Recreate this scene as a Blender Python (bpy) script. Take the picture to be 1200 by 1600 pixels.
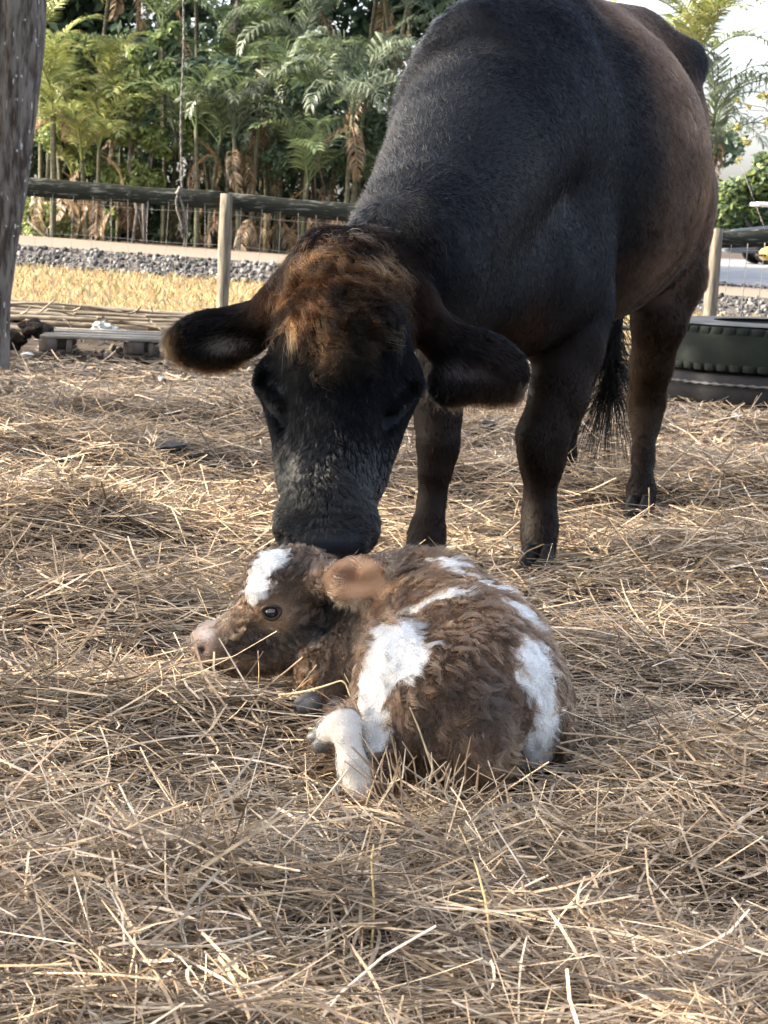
import bpy, bmesh, math, random
import numpy as np
from mathutils import Vector, Matrix, Euler
from mathutils.bvhtree import BVHTree

for _o in list(bpy.data.objects):
    bpy.data.objects.remove(_o)
SC = bpy.context.scene
COL = SC.collection
R = math.radians
rng = np.random.default_rng(7)
random.seed(7)

# ------------------------------------------------------------------ camera
CAM_H, F_PX = 0.85, 3300.0
PITCH, ROLL = math.atan(432 / F_PX), R(2.0)
cd = bpy.data.cameras.new('camera')
cam = bpy.data.objects.new('camera', cd)
COL.objects.link(cam)
cd.sensor_fit = 'VERTICAL'
cd.sensor_height = 36.0
cd.lens = 36.0 * F_PX / 1600
cd.clip_start = 0.05
cd.clip_end = 3000
CM = Matrix.Translation((0, 0, CAM_H)) @ Matrix.Rotation(R(90) - PITCH, 4, 'X') @ Matrix.Rotation(ROLL, 4, 'Z')
cam.matrix_world = CM
cd.dof.use_dof = True
cd.dof.focus_distance = 3.75
cd.dof.aperture_fstop = 22.0
SC.camera = cam

# ------------------------------------------------------------------ sky, sun, exposure
SUN_EL = R(27)
SUN_DIR = Vector((-1.0, 0.03, 0))          # towards the sun, on the ground
SUN_DIR.normalize()
SUN_DIR = Vector((SUN_DIR.x * math.cos(SUN_EL), SUN_DIR.y * math.cos(SUN_EL), math.sin(SUN_EL)))
wd = bpy.data.worlds.new('World')
SC.world = wd
wd.use_nodes = True
nt = wd.node_tree
bg = nt.nodes['Background']
sky = nt.nodes.new('ShaderNodeTexSky')
sky.sky_type = 'NISHITA'
sky.sun_disc = False
sky.sun_elevation = SUN_EL
sky.sun_rotation = math.atan2(SUN_DIR.x, SUN_DIR.y)
sky.air_density = 0.75
sky.dust_density = 4.5
sky.ozone_density = 0.3
hz = nt.nodes.new('ShaderNodeHueSaturation')            # a milky, humid sky
hz.inputs['Saturation'].default_value = 0.6
nt.links.new(sky.outputs[0], hz.inputs['Color'])
nt.links.new(hz.outputs[0], bg.inputs[0])
bg.inputs[1].default_value = 0.14
sl = bpy.data.lights.new('sun', 'SUN')
sl.energy = 3.2
sl.angle = R(0.6)
sl.color = (1.0, 0.88, 0.70)
sun = bpy.data.objects.new('sun', sl)
COL.objects.link(sun)
sun.location = (-8, 2, 12)
sun.rotation_euler = SUN_DIR.to_track_quat('Z', 'Y').to_euler()
SC.view_settings.view_transform = 'Standard'
SC.view_settings.look = 'None'
SC.view_settings.gamma = 1.0
SC.view_settings.use_curve_mapping = False
SC.view_settings.exposure = 2.55
SC.render.engine = 'CYCLES'
SC.cycles.max_bounces = 8
SC.cycles.diffuse_bounces = 3
SC.cycles.glossy_bounces = 3
SC.cycles.transmission_bounces = 6
SC.cycles.transparent_max_bounces = 8
SC.cycles_curves.shape = 'RIBBONS'

# ------------------------------------------------------------------ helpers
_M3 = np.array(CM.to_3x3())
_EYE = np.array((0.0, 0.0, CAM_H))


def ray(px, py):
    d = _M3 @ np.array(((px - 600) / F_PX, (800 - py) / F_PX, -1.0))
    return d / np.linalg.norm(d)


def at(px, py, Y):
    """the point of the place seen at a pixel of the 1200 x 1600 photograph, at distance Y"""
    d = ray(px, py)
    return _EYE + d * (Y / d[1])


def rr(px, Y):
    return px * Y / F_PX


def smooth(a, b, x):
    t = np.clip((x - a) / (b - a), 0, 1)
    return t * t * (3 - 2 * t)


class Noise:
    """value noise on numpy arrays"""
    def __init__(s, seed):
        s.t = np.random.default_rng(seed).random((64, 64, 64)).astype(np.float32)

    def __call__(s, p, sc=1.0):
        q = np.asarray(p, dtype=np.float64) * sc
        if q.shape[-1] == 2:
            q = np.concatenate([q, np.zeros(q.shape[:-1] + (1,))], -1)
        i = np.floor(q).astype(int)
        f = q - i
        f = f * f * (3 - 2 * f)
        o = 0
        for dx in (0, 1):
            for dy in (0, 1):
                for dz in (0, 1):
                    w = (f[..., 0] if dx else 1 - f[..., 0]) * (f[..., 1] if dy else 1 - f[..., 1]) * (f[..., 2] if dz else 1 - f[..., 2])
                    o = o + w * s.t[(i[..., 0] + dx) & 63, (i[..., 1] + dy) & 63, (i[..., 2] + dz) & 63]
        return o


N1, N2, N3 = Noise(1), Noise(2), Noise(3)


def mesh_np(name, verts, faces, col=None, smooth_f=False):
    """faces: (n,3) or (n,4) int array, or a list of such arrays; col (nv,3)"""
    verts = np.asarray(verts, dtype=np.float32)
    if not isinstance(faces, list) or np.ndim(faces[0]) == 1:
        faces = [faces]
    faces = [np.asarray(f, dtype=np.int32) for f in faces if len(f)]
    me = bpy.data.meshes.new(name)
    me.vertices.add(len(verts))
    me.vertices.foreach_set('co', verts.ravel())
    loops = np.concatenate([f.ravel() for f in faces])
    tot = np.concatenate([np.full(len(f), f.shape[1], dtype=np.int32) for f in faces])
    start = np.concatenate([[0], np.cumsum(tot)[:-1]]).astype(np.int32)
    me.loops.add(len(loops))
    me.loops.foreach_set('vertex_index', loops)
    me.polygons.add(len(tot))
    me.polygons.foreach_set('loop_start', start)
    if smooth_f:
        me.polygons.foreach_set('use_smooth', np.ones(len(tot), dtype=bool))
    me.update(calc_edges=True)
    me.validate()
    if col is not None:
        a = me.color_attributes.new('tint', 'FLOAT_COLOR', 'POINT')
        c = np.ones((len(verts), 4), dtype=np.float32)
        c[:, :3] = col
        a.data.foreach_set('color', c.ravel())
    return me


def obj(name, me, mat=None, parent=None, loc=None, rot=None):
    o = bpy.data.objects.new(name, me)
    COL.objects.link(o)
    if mat is not None and me is not None and len(me.materials) == 0:
        me.materials.append(mat)
    if parent is not None:
        o.parent = parent
    if loc is not None:
        o.location = [float(v) for v in loc]
    if rot is not None:
        o.rotation_euler = rot
    return o


def tag(o, label=None, cat=None, group=None, kind=None):
    if label:
        o['label'] = label
    if cat:
        o['category'] = cat
    if group:
        o['group'] = group
    if kind:
        o['kind'] = kind
    return o


def thing(name, label, cat, loc=(0, 0, 0), group=None):
    o = obj(name, None, loc=loc)
    return tag(o, label, cat, group)


def tube(pts, rad, n=8, cap=True, jit=0.0):
    """verts, quads, tris of a tube along pts with radii rad"""
    pts = np.asarray(pts, dtype=float)
    m = len(pts)
    rad = np.broadcast_to(np.asarray(rad, dtype=float), (m,))
    tn = np.gradient(pts, axis=0)
    tn /= np.linalg.norm(tn, axis=1)[:, None] + 1e-9
    up = np.array((0, 0, 1.0)) if abs(tn[0, 2]) < 0.9 else np.array((0, 1.0, 0))
    V = []
    for i in range(m):
        a = np.cross(tn[i], up)
        a /= np.linalg.norm(a) + 1e-9
        b = np.cross(tn[i], a)
        th = np.arange(n) * 2 * math.pi / n
        r = rad[i] * (1 + (rng.random(n) - 0.5) * jit)
        V.append(pts[i] + (np.cos(th) * r)[:, None] * a + (np.sin(th) * r)[:, None] * b)
    V = np.concatenate(V)
    Q = []
    for i in range(m - 1):
        for j in range(n):
            Q.append((i * n + j, i * n + (j + 1) % n, (i + 1) * n + (j + 1) % n, (i + 1) * n + j))
    T = []
    if cap:
        V = np.concatenate([V, pts[:1], pts[-1:]])
        for j in range(n):
            T.append((m * n, j, (j + 1) % n)[::-1])
            T.append((m * n + 1, (m - 1) * n + j, (m - 1) * n + (j + 1) % n))
    return V, Q, T


class MB:
    """collects pieces and links them as one mesh"""
    def __init__(s):
        s.v, s.q, s.t, s.n, s.c = [], [], [], 0, []

    def add(s, V, Q=(), T=(), col=None):
        V = np.asarray(V, dtype=float)
        if len(Q):
            s.q.append(np.asarray(Q) + s.n)
        if len(T):
            s.t.append(np.asarray(T) + s.n)
        s.v.append(V)
        s.c.append(np.broadcast_to(np.asarray(col if col is not None else (1, 1, 1), dtype=float), (len(V), 3)))
        s.n += len(V)
        return s

    def tube(s, pts, rad, n=8, cap=True, col=None, jit=0.0):
        V, Q, T = tube(pts, rad, n, cap, jit)
        return s.add(V, Q, T, col)

    def box(s, c, size, rot=None, col=None, taper=0.0, ch=0.12):
        """chamfered box"""
        bm = bmesh.new()
        bmesh.ops.create_cube(bm, size=1.0)
        sx, sy, sz = size
        for v in bm.verts:
            v.co = Vector((v.co.x * sx, v.co.y * sy, v.co.z * sz))
        bmesh.ops.bevel(bm, geom=bm.edges[:], offset=min(size) * ch, segments=1, affect='EDGES')
        bmesh.ops.triangulate(bm, faces=bm.faces[:])
        V = np.array([v.co[:] for v in bm.verts])
        T = [[v.index for v in f.verts] for f in bm.faces]
        bm.free()
        if rot is not None:
            V = V @ np.array(Euler(rot).to_matrix()).T
        return s.add(V + np.asarray(c, dtype=float), (), T, col)

    def mesh(s, name, smooth_f=False):
        V = np.concatenate(s.v)
        f = []
        if s.q:
            f.append(np.concatenate(s.q))
        if s.t:
            f.append(np.concatenate(s.t))
        return mesh_np(name, V, f, np.concatenate(s.c), smooth_f)

    def build(s, name, mat, parent=None, smooth_f=False, loc=None):
        return obj(name, s.mesh(name, smooth_f), mat, parent, loc)


def mat(name, col=(0.5, 0.5, 0.5), rough=0.8, spec=0.3, tint=False, noise=None, bump=None, trans=0.0, var=None, coat=0.0, stretch=None):
    """noise=(scale, colour2, low, high), bump=(scale, strength, distance), var = random brightness per object"""
    m = bpy.data.materials.new(name)
    m.use_nodes = True
    t = m.node_tree
    b = t.nodes['Principled BSDF']
    b.inputs['Roughness'].default_value = rough
    b.inputs['Specular IOR Level'].default_value = spec
    b.inputs['Coat Weight'].default_value = coat
    geo = t.nodes.new('ShaderNodeTexCoord')
    vec = geo.outputs['Object']
    if stretch is not None:
        mp = t.nodes.new('ShaderNodeMapping')
        mp.inputs['Scale'].default_value = stretch
        t.links.new(vec, mp.inputs[0])
        vec = mp.outputs[0]
    if tint:
        a = t.nodes.new('ShaderNodeAttribute')
        a.attribute_name = 'tint'
        out = a.outputs['Color']
    else:
        c = t.nodes.new('ShaderNodeRGB')
        c.outputs[0].default_value = (*col, 1)
        out = c.outputs[0]
    if noise:
        n = t.nodes.new('ShaderNodeTexNoise')
        n.inputs['Scale'].default_value = noise[0]
        n.inputs['Detail'].default_value = 6
        n.inputs['Roughness'].default_value = 0.65
        t.links.new(vec, n.inputs['Vector'])
        mr = t.nodes.new('ShaderNodeMapRange')
        mr.inputs[1].default_value = noise[2]
        mr.inputs[2].default_value = noise[3]
        t.links.new(n.outputs[0], mr.inputs[0])
        mx = t.nodes.new('ShaderNodeMix')
        mx.data_type = 'RGBA'
        mx.inputs[7].default_value = (*noise[1], 1)
        t.links.new(mr.outputs[0], mx.inputs[0])
        t.links.new(out, mx.inputs[6])
        out = mx.outputs[2]
    if var:
        oi = t.nodes.new('ShaderNodeObjectInfo')
        mr = t.nodes.new('ShaderNodeMapRange')
        mr.inputs[3].default_value = 1 - var
        mr.inputs[4].default_value = 1 + var
        t.links.new(oi.outputs['Random'], mr.inputs[0])
        hs = t.nodes.new('ShaderNodeHueSaturation')
        t.links.new(mr.outputs[0], hs.inputs['Value'])
        t.links.new(out, hs.inputs['Color'])
        out = hs.outputs[0]
    t.links.new(out, b.inputs['Base Color'])
    if bump:
        n = t.nodes.new('ShaderNodeTexNoise')
        n.inputs['Scale'].default_value = bump[0]
        n.inputs['Detail'].default_value = 8
        n.inputs['Roughness'].default_value = 0.7
        t.links.new(vec, n.inputs['Vector'])
        bp = t.nodes.new('ShaderNodeBump')
        bp.inputs['Strength'].default_value = bump[1]
        bp.inputs['Distance'].default_value = bump[2]
        t.links.new(n.outputs[0], bp.inputs['Height'])
        t.links.new(bp.outputs[0], b.inputs['Normal'])
    if trans:
        tr = t.nodes.new('ShaderNodeBsdfTranslucent')
        t.links.new(out, tr.inputs[0])
        ms = t.nodes.new('ShaderNodeMixShader')
        ms.inputs[0].default_value = trans
        t.links.new(b.outputs[0], ms.inputs[1])
        t.links.new(tr.outputs[0], ms.inputs[2])
        t.links.new(ms.outputs[0], t.nodes['Material Output'].inputs[0])
    return m
# ------------------------------------------------------------------ ground
_gy = np.array((-60, 17, 24.6, 25.2, 26.8, 33, 40, 3000.0))
_gv = np.array((0, 0, 0.20, 0.22, 0.42, 0.44, 0.5, 0.5))


def gz(x, y):
    x, y = np.asarray(x, dtype=float), np.asarray(y, dtype=float)
    z = np.interp(y, _gy, _gv)
    w = smooth(13.2, 16.2, y) * (1 - smooth(36, 48, y))
    return z - 0.036 * (np.clip(x, -7, 6) + 1.0) * w


MOUNDS = []
for px, py, Y, rx, ry, h in (
        (1140, 790, 7.0, .45, .35, .11), (1120, 905, 5.4, .35, .3, .06), (250, 690, 9.0, .7, .5, .12), (120, 760, 7.6, .6, .4, .10),
        (60, 900, 5.6, .35, .35, .10), (420, 1085, 3.55, .18, .10, .035), (160, 1010, 4.4, .3, .25, .07), (640, 1180, 3.12, .05, .03, .0),
        (930, 1180, 3.30, .10, .10, .03), (80, 1200, 3.35, .25, .2, .06), (1130, 1250, 3.1, .25, .2, .05), (760, 760, 7.2, .4, .4, .08),
        (330, 1500, 2.5, .2, .15, .03), (900, 1420, 2.7, .2, .15, .04), (560, 700, 8.5, .5, .5, .08), (1000, 690, 9.3, .7, .4, .06)):
    p = at(px, py, Y)
    MOUNDS.append((p[0], Y, rx, ry, h))
HOLLOWS = []
for px, py, Y, rx, ry, h in ((900, 1430, 2.68, .13, .10, .05), (1150, 1480, 2.6, .2, .12, .05), (560, 1120, 3.5, .12, .1, .02), (760, 1400, 2.8, .12, .07, .03)):
    p = at(px, py, Y)
    HOLLOWS.append((p[0], Y, rx, ry, h))


def H(x, y):
    """top of the hay bed"""
    x, y = np.asarray(x, dtype=float), np.asarray(y, dtype=float)
    p = np.stack([x, y], -1)
    z = 0.02 + 0.055 * (N1(p, 2.1) - 0.4) + 0.042 * (N2(p, 6.1) - 0.5) + 0.018 * (N3(p, 14.0) - 0.5)
    for mx, my, rx, ry, h in MOUNDS:
        z = z + h * np.exp(-(((x - mx) / rx) ** 2 + ((y - my) / ry) ** 2))
    for mx, my, rx, ry, h in HOLLOWS:
        z = z - h * np.exp(-(((x - mx) / rx) ** 2 + ((y - my) / ry) ** 2))
    z = z * (1 - .85 * np.exp(-(((x - 0.06) / .34) ** 4 + ((y - 3.25) / .36) ** 4)))      # pressed flat where the calf lies
    z = z - .034 * np.exp(-(((x - 0.10) / .27) ** 4 + ((y - 3.22) / .22) ** 4))
    z = z * (1 - smooth(9.3, 12.5, y))
    return z + gz(x, y)


M_soil = mat('trampled_soil', (0.045, 0.034, 0.026), 0.95, 0.1, noise=(3.5, (0.12, 0.095, 0.075), 0.45, 0.75), bump=(30, 0.6, 0.02))


def grid(name, xs, ys, zf, m, parent=None, dz=0.0):
    X, Y = np.meshgrid(xs, ys)
    Z = zf(X, Y) + dz
    V = np.stack([X, Y, Z], -1).reshape(-1, 3)
    nx, ny = len(xs), len(ys)
    i = np.arange(ny - 1)[:, None] * nx + np.arange(nx - 1)[None]
    Q = np.stack([i, i + 1, i + nx + 1, i + nx], -1).reshape(-1, 4)
    return obj(name, mesh_np(name, V, Q, smooth_f=True), m, parent)


def ground_z(x, y):
    return np.where((y < 14.2) & (y > 0.8) & (abs(x) < 8), H(x, y) - 0.022, gz(x, y) - 0.022)


xs = np.unique(np.concatenate([np.linspace(-900, -12, 8), np.linspace(-12, -4, 20), np.linspace(-4, 4, 161), np.linspace(4, 12, 20), np.linspace(12, 900, 8)]))
ys = np.unique(np.concatenate([np.linspace(-60, 0.5, 8), np.linspace(0.5, 6, 140), np.linspace(6, 16, 120), np.linspace(16, 48, 70), np.geomspace(48, 2500, 12)]))
g = grid('ground', xs, ys, ground_z, M_soil)
tag(g, kind='structure')

# sunlit verge, bank of rubble, sandy road, pale concrete drive
M_verge = mat('dry_verge', (0.26, 0.175, 0.08), 0.95, 0.1, noise=(9, (0.36, 0.27, 0.15), 0.4, 0.7), bump=(40, 0.8, 0.03))
M_road = mat('sandy_road', (0.20, 0.16, 0.125), 0.95, 0.1, noise=(6, (0.15, 0.12, 0.095), 0.45, 0.7), bump=(60, 0.4, 0.01))
M_bank = mat('bank_soil', (0.09, 0.08, 0.075), 0.95, 0.1, noise=(12, (0.2, 0.18, 0.16), 0.5, 0.7), bump=(30, 0.8, 0.03))
M_conc = mat('pale_concrete', (0.24, 0.25, 0.27), 0.9, 0.2, noise=(2, (0.18, 0.19, 0.2), 0.4, 0.7))
lx = np.linspace(-16, 16, 65)


def wob(x, y, a=0.25):
    return a * (N2(np.stack([x * 0.7, y * 0 + 3.3], -1)) - 0.5)


def strip(name, y0, y1, m, dz, n=14, wa=0.25):
    X, T = np.meshgrid(lx, np.linspace(0, 1, n))
    Y = y0 + (y1 - y0) * T
    Y = Y + wob(X, Y, wa)
    Z = gz(X, Y) + dz
    V = np.stack([X, Y, Z], -1).reshape(-1, 3)
    nx = len(lx)
    i = np.arange(n - 1)[:, None] * nx + np.arange(nx - 1)[None]
    Q = np.stack([i, i + 1, i + nx + 1, i + nx], -1).reshape(-1, 4)
    return tag(obj(name, mesh_np(name, V, Q, smooth_f=True), m), kind='structure')


strip('grass_verge', 16.9, 24.9, M_verge, 0.004, 24)
strip('road_bank', 24.9, 27.1, M_bank, 0.008, 14)
strip('sandy_road', 27.0, 34.5, M_road, 0.014, 16)
# concrete drive on the far right, where the vehicles stand
X, T = np.meshgrid(np.linspace(3.2, 26, 24), np.linspace(0, 1, 14))
Y = 34.8 + 26 * T
V = np.stack([X, Y, gz(X, Y) + 0.02], -1).reshape(-1, 3)
i = np.arange(13)[:, None] * 24 + np.arange(23)[None]
tag(obj('concrete_drive', mesh_np('concrete_drive', V, np.stack([i, i + 1, i + 25, i + 24], -1).reshape(-1, 4), smooth_f=True), M_conc), kind='structure')

# rubble stones on the bank and along the drive's edge
M_stone = mat('rubble_stone', tint=True, rough=0.9, spec=0.2, noise=(20, (0.05, 0.05, 0.05), 0.55, 0.8))
bm = bmesh.new()
bmesh.ops.create_icosphere(bm, subdivisions=1, radius=1)
ICO_V = np.array([v.co[:] for v in bm.verts])
ICO_T = np.array([[v.index for v in f.verts] for f in bm.faces])
bm.free()


def stones(name, pts, smin, smax, cols, m):
    mb = MB()
    for p in pts:
        s = smin + (smax - smin) * rng.random() ** 2
        V = ICO_V * (s * (0.6 + 0.7 * rng.random(3))) * (0.75 + 0.5 * rng.random((len(ICO_V), 1)))
        V = V @ np.array(Euler(rng.random(3) * 6).to_matrix()).T
        mb.add(V + p, (), ICO_T, cols[rng.integers(len(cols))] * (0.7 + 0.6 * rng.random()))
    return mb.build(name, m)


GREY = [np.array(c) for c in ((0.045, 0.045, 0.045), (0.08, 0.078, 0.075), (0.13, 0.125, 0.12), (0.025, 0.025, 0.026), (0.17, 0.165, 0.155))]
pts = []
for k in range(6200):
    x, y = rng.uniform(-9, 9), rng.uniform(24.9, 26.7)
    pts.append((x, y + float(wob(np.array(x), np.array(y))), float(gz(x, y)) + 0.03))
for k in range(700):
    x, y = rng.uniform(3, 9), rng.uniform(33.9, 35.0)
    pts.append((x, y, float(gz(x, y)) + 0.03))
tag(stones('rubble', pts, 0.011, 0.040, GREY, M_stone), kind='stuff')

# short dry grass of the verge
M_grass = mat('dry_grass', tint=True, rough=0.8, spec=0.15, trans=0.3)


def blades(name, n, x0, x1, y0, y1, h0, h1, w, cols, m, zf=gz):
    x, y = rng.uniform(x0, x1, n), rng.uniform(y0, y1, n)
    z = zf(x, y)
    h = rng.uniform(h0, h1, n)
    a = rng.uniform(0, 2 * math.pi, n)
    lean = rng.normal(0, 0.7, (n, 2))
    wv = np.stack([np.cos(a) * w, np.sin(a) * w, np.zeros(n)], -1)
    p0 = np.stack([x, y, z], -1)
    p1 = p0 + np.stack([lean[:, 0] * h * .4, lean[:, 1] * h * .4, h * .65], -1)
    p2 = p0 + np.stack([lean[:, 0] * h, lean[:, 1] * h, h], -1)
    V = np.stack([p0 - wv, p0 + wv, p1 + wv * .7, p1 - wv * .7, p2], 1).reshape(-1, 3)
    b = np.arange(n)[:, None] * 5
    Q = b + np.array([[0, 1, 2, 3]])
    T = b + np.array([[3, 2, 4]])
    c = np.array(cols)[rng.integers(len(cols), size=n)] * (0.7 + 0.6 * rng.random((n, 1)))
    return obj(name, mesh_np(name, V, [Q, T], np.repeat(c, 5, 0)), m)


tag(blades('verge_grass', 26000, -7, 8, 17.0, 25.0, 0.03, 0.10, 0.008,
           [(0.35, 0.255, 0.135), (0.42, 0.325, 0.19), (0.29, 0.215, 0.12), (0.16, 0.115, 0.065), (0.19, 0.19, 0.09)], M_grass), kind='stuff')

# ------------------------------------------------------------------ fence
M_postwood = mat('weathered_post_wood', (0.25, 0.215, 0.165), 0.9, 0.15, noise=(7, (0.075, 0.072, 0.065), 0.44, 0.66), bump=(16, 0.9, 0.02), stretch=(7, 7, 0.5))
M_rail = mat('lichen_grey_board', (0.034, 0.037, 0.031), 0.92, 0.1, noise=(9, (0.20, 0.205, 0.18), 0.54, 0.66), bump=(14, 0.6, 0.01), stretch=(0.8, 5, 6))
M_wire = mat('galvanised_wire', (0.32, 0.31, 0.29), 0.5, 0.5)
FY = 16.5
fence = thing('paddock_fence', 'weathered board and wire fence with round posts running behind the cow', 'fence', (0, FY, 0))


def fx(px):
    return at(px, 400, FY)[0]


def frel(p):
    return np.asarray(p) - np.array((0, FY, 0))


post_x = [fx(353) + 1.905 * k for k in range(-3, 6)]
for k, x in enumerate(post_x):
    lean = (rng.normal(0, 0.015), 0)
    if abs(x - fx(353)) < 0.01:
        lean = (0.012, 0)
    if abs(x - fx(1116)) < 0.3:
        x = fx(1116)
        lean = (0.03, 0)
    zb = float(gz(x, FY))
    top = at(353, 303, FY)[2] if x < 0 else at(1116, 357, FY)[2]
    if k not in (3, 5):
        top = 1.15 - 0.035 * (x + 2) + rng.normal(0, .02)
    zs = np.linspace(zb - 0.15, top, 9)
    pts = [(x + lean[0] * (z - top), FY - 0.08 + 0.004 * math.sin(z * 9 + k), z) for z in zs]
    r = 0.049 + 0.003 * np.sin(zs * 7 + k)
    mb = MB().tube([frel(p) for p in pts], r, 14, True, jit=0.06)
    obj('post', mb.mesh('post', True), M_postwood, fence)
rz = [(0, at(40, 292, FY)[2]), (1, at(352, 314, FY)[2]), (2, at(540, 332, FY)[2]), (3, at(1118, 375, FY)[2]), (4, at(1200, 371, FY)[2])]
rxs = [fx(40), fx(352), fx(540), fx(1118), fx(1200)]


def rail_z(x):
    return float(np.interp(x, rxs, [v for _, v in rz]))


for k in range(len(post_x) - 1):
    x0, x1 = post_x[k], post_x[k + 1]
    n = 14
    V, Q = [], []
    for i in range(n + 1):
        x = x0 + (x1 - x0) * i / n
        z = rail_z(x)
        hh = 0.068 + 0.004 * math.sin(x * 5 + k)
        e = 0.002 * math.sin(x * 11)
        y = FY - 0.005 + (0.003 if k % 2 else 0)
        V += [(x, y - .022, z - hh + e), (x, y - .022, z + hh - .006), (x, y - .016, z + hh + e), (x, y + .018, z + hh + e), (x, y + .022, z - hh)]
    for i in range(n):
        for j in range(5):
            Q.append((i * 5 + j, i * 5 + (j + 1) % 5, (i + 1) * 5 + (j + 1) % 5, (i + 1) * 5 + j))
    V = np.array(V) - np.array((0, FY, 0))
    mb = MB().add(V, Q, [(0, 2, 1), (0, 3, 2), (0, 4, 3), (n * 5, n * 5 + 1, n * 5 + 2), (n * 5, n * 5 + 2, n * 5 + 3), (n * 5, n * 5 + 3, n * 5 + 4)])
    rail = mb.build('rail', M_rail, fence)
    for kx in ((fx(203), fx(300)) if k == 2 else ()):                     # knots standing proud of the board
        pz = rail_z(kx)
        kb = MB()
        th = np.linspace(0, 2 * math.pi, 15)[:-1]
        rng_ = np.array([(kx + .030 * math.cos(t), FY - .026, pz + .030 * math.sin(t)) for t in th] + [(kx + .02 * math.cos(t), FY - .031, pz + .02 * math.sin(t)) for t in th])
        Qk = [(i, (i + 1) % 14, 14 + (i + 1) % 14, 14 + i) for i in range(14)]
        Tk = [(14 + i, 14 + (i + 1) % 14, 28) for i in range(14)]
        kb.add(np.concatenate([frel(rng_), [frel((kx, FY - .030, pz))]]), Qk, Tk)
        obj('knot', kb.mesh('knot', True), M_rail, rail)
mb = MB()
for k in range(5):                                                       # horizontal wires
    pts = []
    for x in np.linspace(-7.5, 7.5, 90):
        top = rail_z(x) - 0.10
        zb = float(gz(x, FY)) + 0.06
        z = zb + (top - zb) * (k / 4.0) ** 1.1
        pts.append((x, FY - 0.03 + .004 * math.sin(x * 3 + k), z + 0.006 * math.sin(x * 6.1 + k)))
    mb.tube([frel(p) for p in pts], 0.0016, 4, False)
x = -7.4
while x < 7.4:
    d = 0.06 if x > 2.3 else 0.006
    pts = [(x - d * 1.2 * (1 - t) + .01 * math.sin(x * 9 + t * 4), FY - 0.03, float(gz(x, FY)) + .02 + (rail_z(x) - .06 - float(gz(x, FY))) * t) for t in np.linspace(0, 1, 6)]
    mb.tube([frel(p) for p in pts], 0.0032 if x > 2.3 else 0.0016, 4, False)
    x += 0.145 + rng.normal(0, .004)
tag(mb.build('wire_mesh', M_wire, fence), kind='stuff')

# ------------------------------------------------------------------ rope hanging by the fence
M_rope = mat('old_grey_rope', (0.10, 0.10, 0.09), 0.95, 0.1, noise=(60, (0.22, 0.21, 0.19), 0.45, 0.65))
rp = thing('hanging_rope', 'old grey rope hanging from above with a frayed looped end by the rail', 'rope', at(285, 200, 15.6))
o0 = at(285, 200, 15.6)
path = [at(290 - (py + 300) * 0.012 + 1.5 * math.sin(py / 40), py, 15.6) for py in range(-300, 300, 25)]
for k in range(2):
    mb = MB()
    P = []
    for i in range(len(path) * 6):
        t = i / 6.0
        j = min(int(t), len(path) - 2)
        p = path[j] * (1 - (t - j)) + path[j + 1] * (t - j)
        a = i * 0.9 + k * math.pi
        P.append(p + np.array((math.cos(a), math.sin(a), 0)) * 0.0042 - o0)
    mb.tube(P, 0.0048, 6)
    mb.build('strand', M_rope, rp, True)
loop = [(279, 300), (275, 315), (277, 328), (281, 340), (284, 352), (289, 362), (292, 350), (290, 336), (286, 322), (281, 310), (279, 298)]
MB().tube([at(px, py, 15.58) - o0 for px, py in loop], [0.009] * 5 + [0.013] + [0.009] * 5, 7).build('loop', M_rope, rp, True)
MB().tube([at(px, py, 15.56) - o0 for px, py in ((283, 292), (280, 299), (277, 304))], 0.018, 8, jit=.3).build('knot', M_rope, rp, True)
mb = MB()
for k in range(26):
    b = at(286 + rng.normal(0, 3), 352 + rng.normal(0, 4), 15.58) - o0
    e = b + np.array((rng.normal(0, .025), rng.normal(0, .02), -0.03 - .05 * rng.random()))
    mb.tube([b, (b + e) / 2 + rng.normal(0, .006, 3), e], 0.0018, 3, False)
tag(mb.build('frayed_fibres', M_rope, rp), kind='stuff')

# ------------------------------------------------------------------ the leaning tree at the left edge
M_bark = mat('grey_bark', (0.125, 0.098, 0.080), 0.95, 0.1, noise=(6, (0.40, 0.355, 0.315), 0.40, 0.58), bump=(6, 1.0, 0.16), stretch=(5, 5, 0.8))
M_lichen = mat('lichen', (0.42, 0.43, 0.41), 0.95, 0.05, noise=(40, (.2, .2, .19), .5, .7))
M_leaf = mat('broad_leaf', tint=True, rough=0.5, spec=0.35, trans=0.35)
TY = 12.2
tb = at(-14, 590, TY)
tree = thing('shade_tree', 'leaning grey tree trunk flecked with white lichen at the left edge', 'tree', (tb[0], TY, 0))
to = np.array((tb[0], TY, 0.0))
tp = [at(-24, 620, TY), at(-16, 560, TY), at(-14, 470, TY), at(-4, 360, TY), at(6, 260, TY), at(14, 150, TY), at(20, 50, TY), at(22, -60, TY), at(18, -250, TY), at(0, -520, TY), at(-60, -800, TY)]
trad = [.14, .115, .112, .128, .150, .168, .175, .172, .165, .15, .12]
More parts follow.
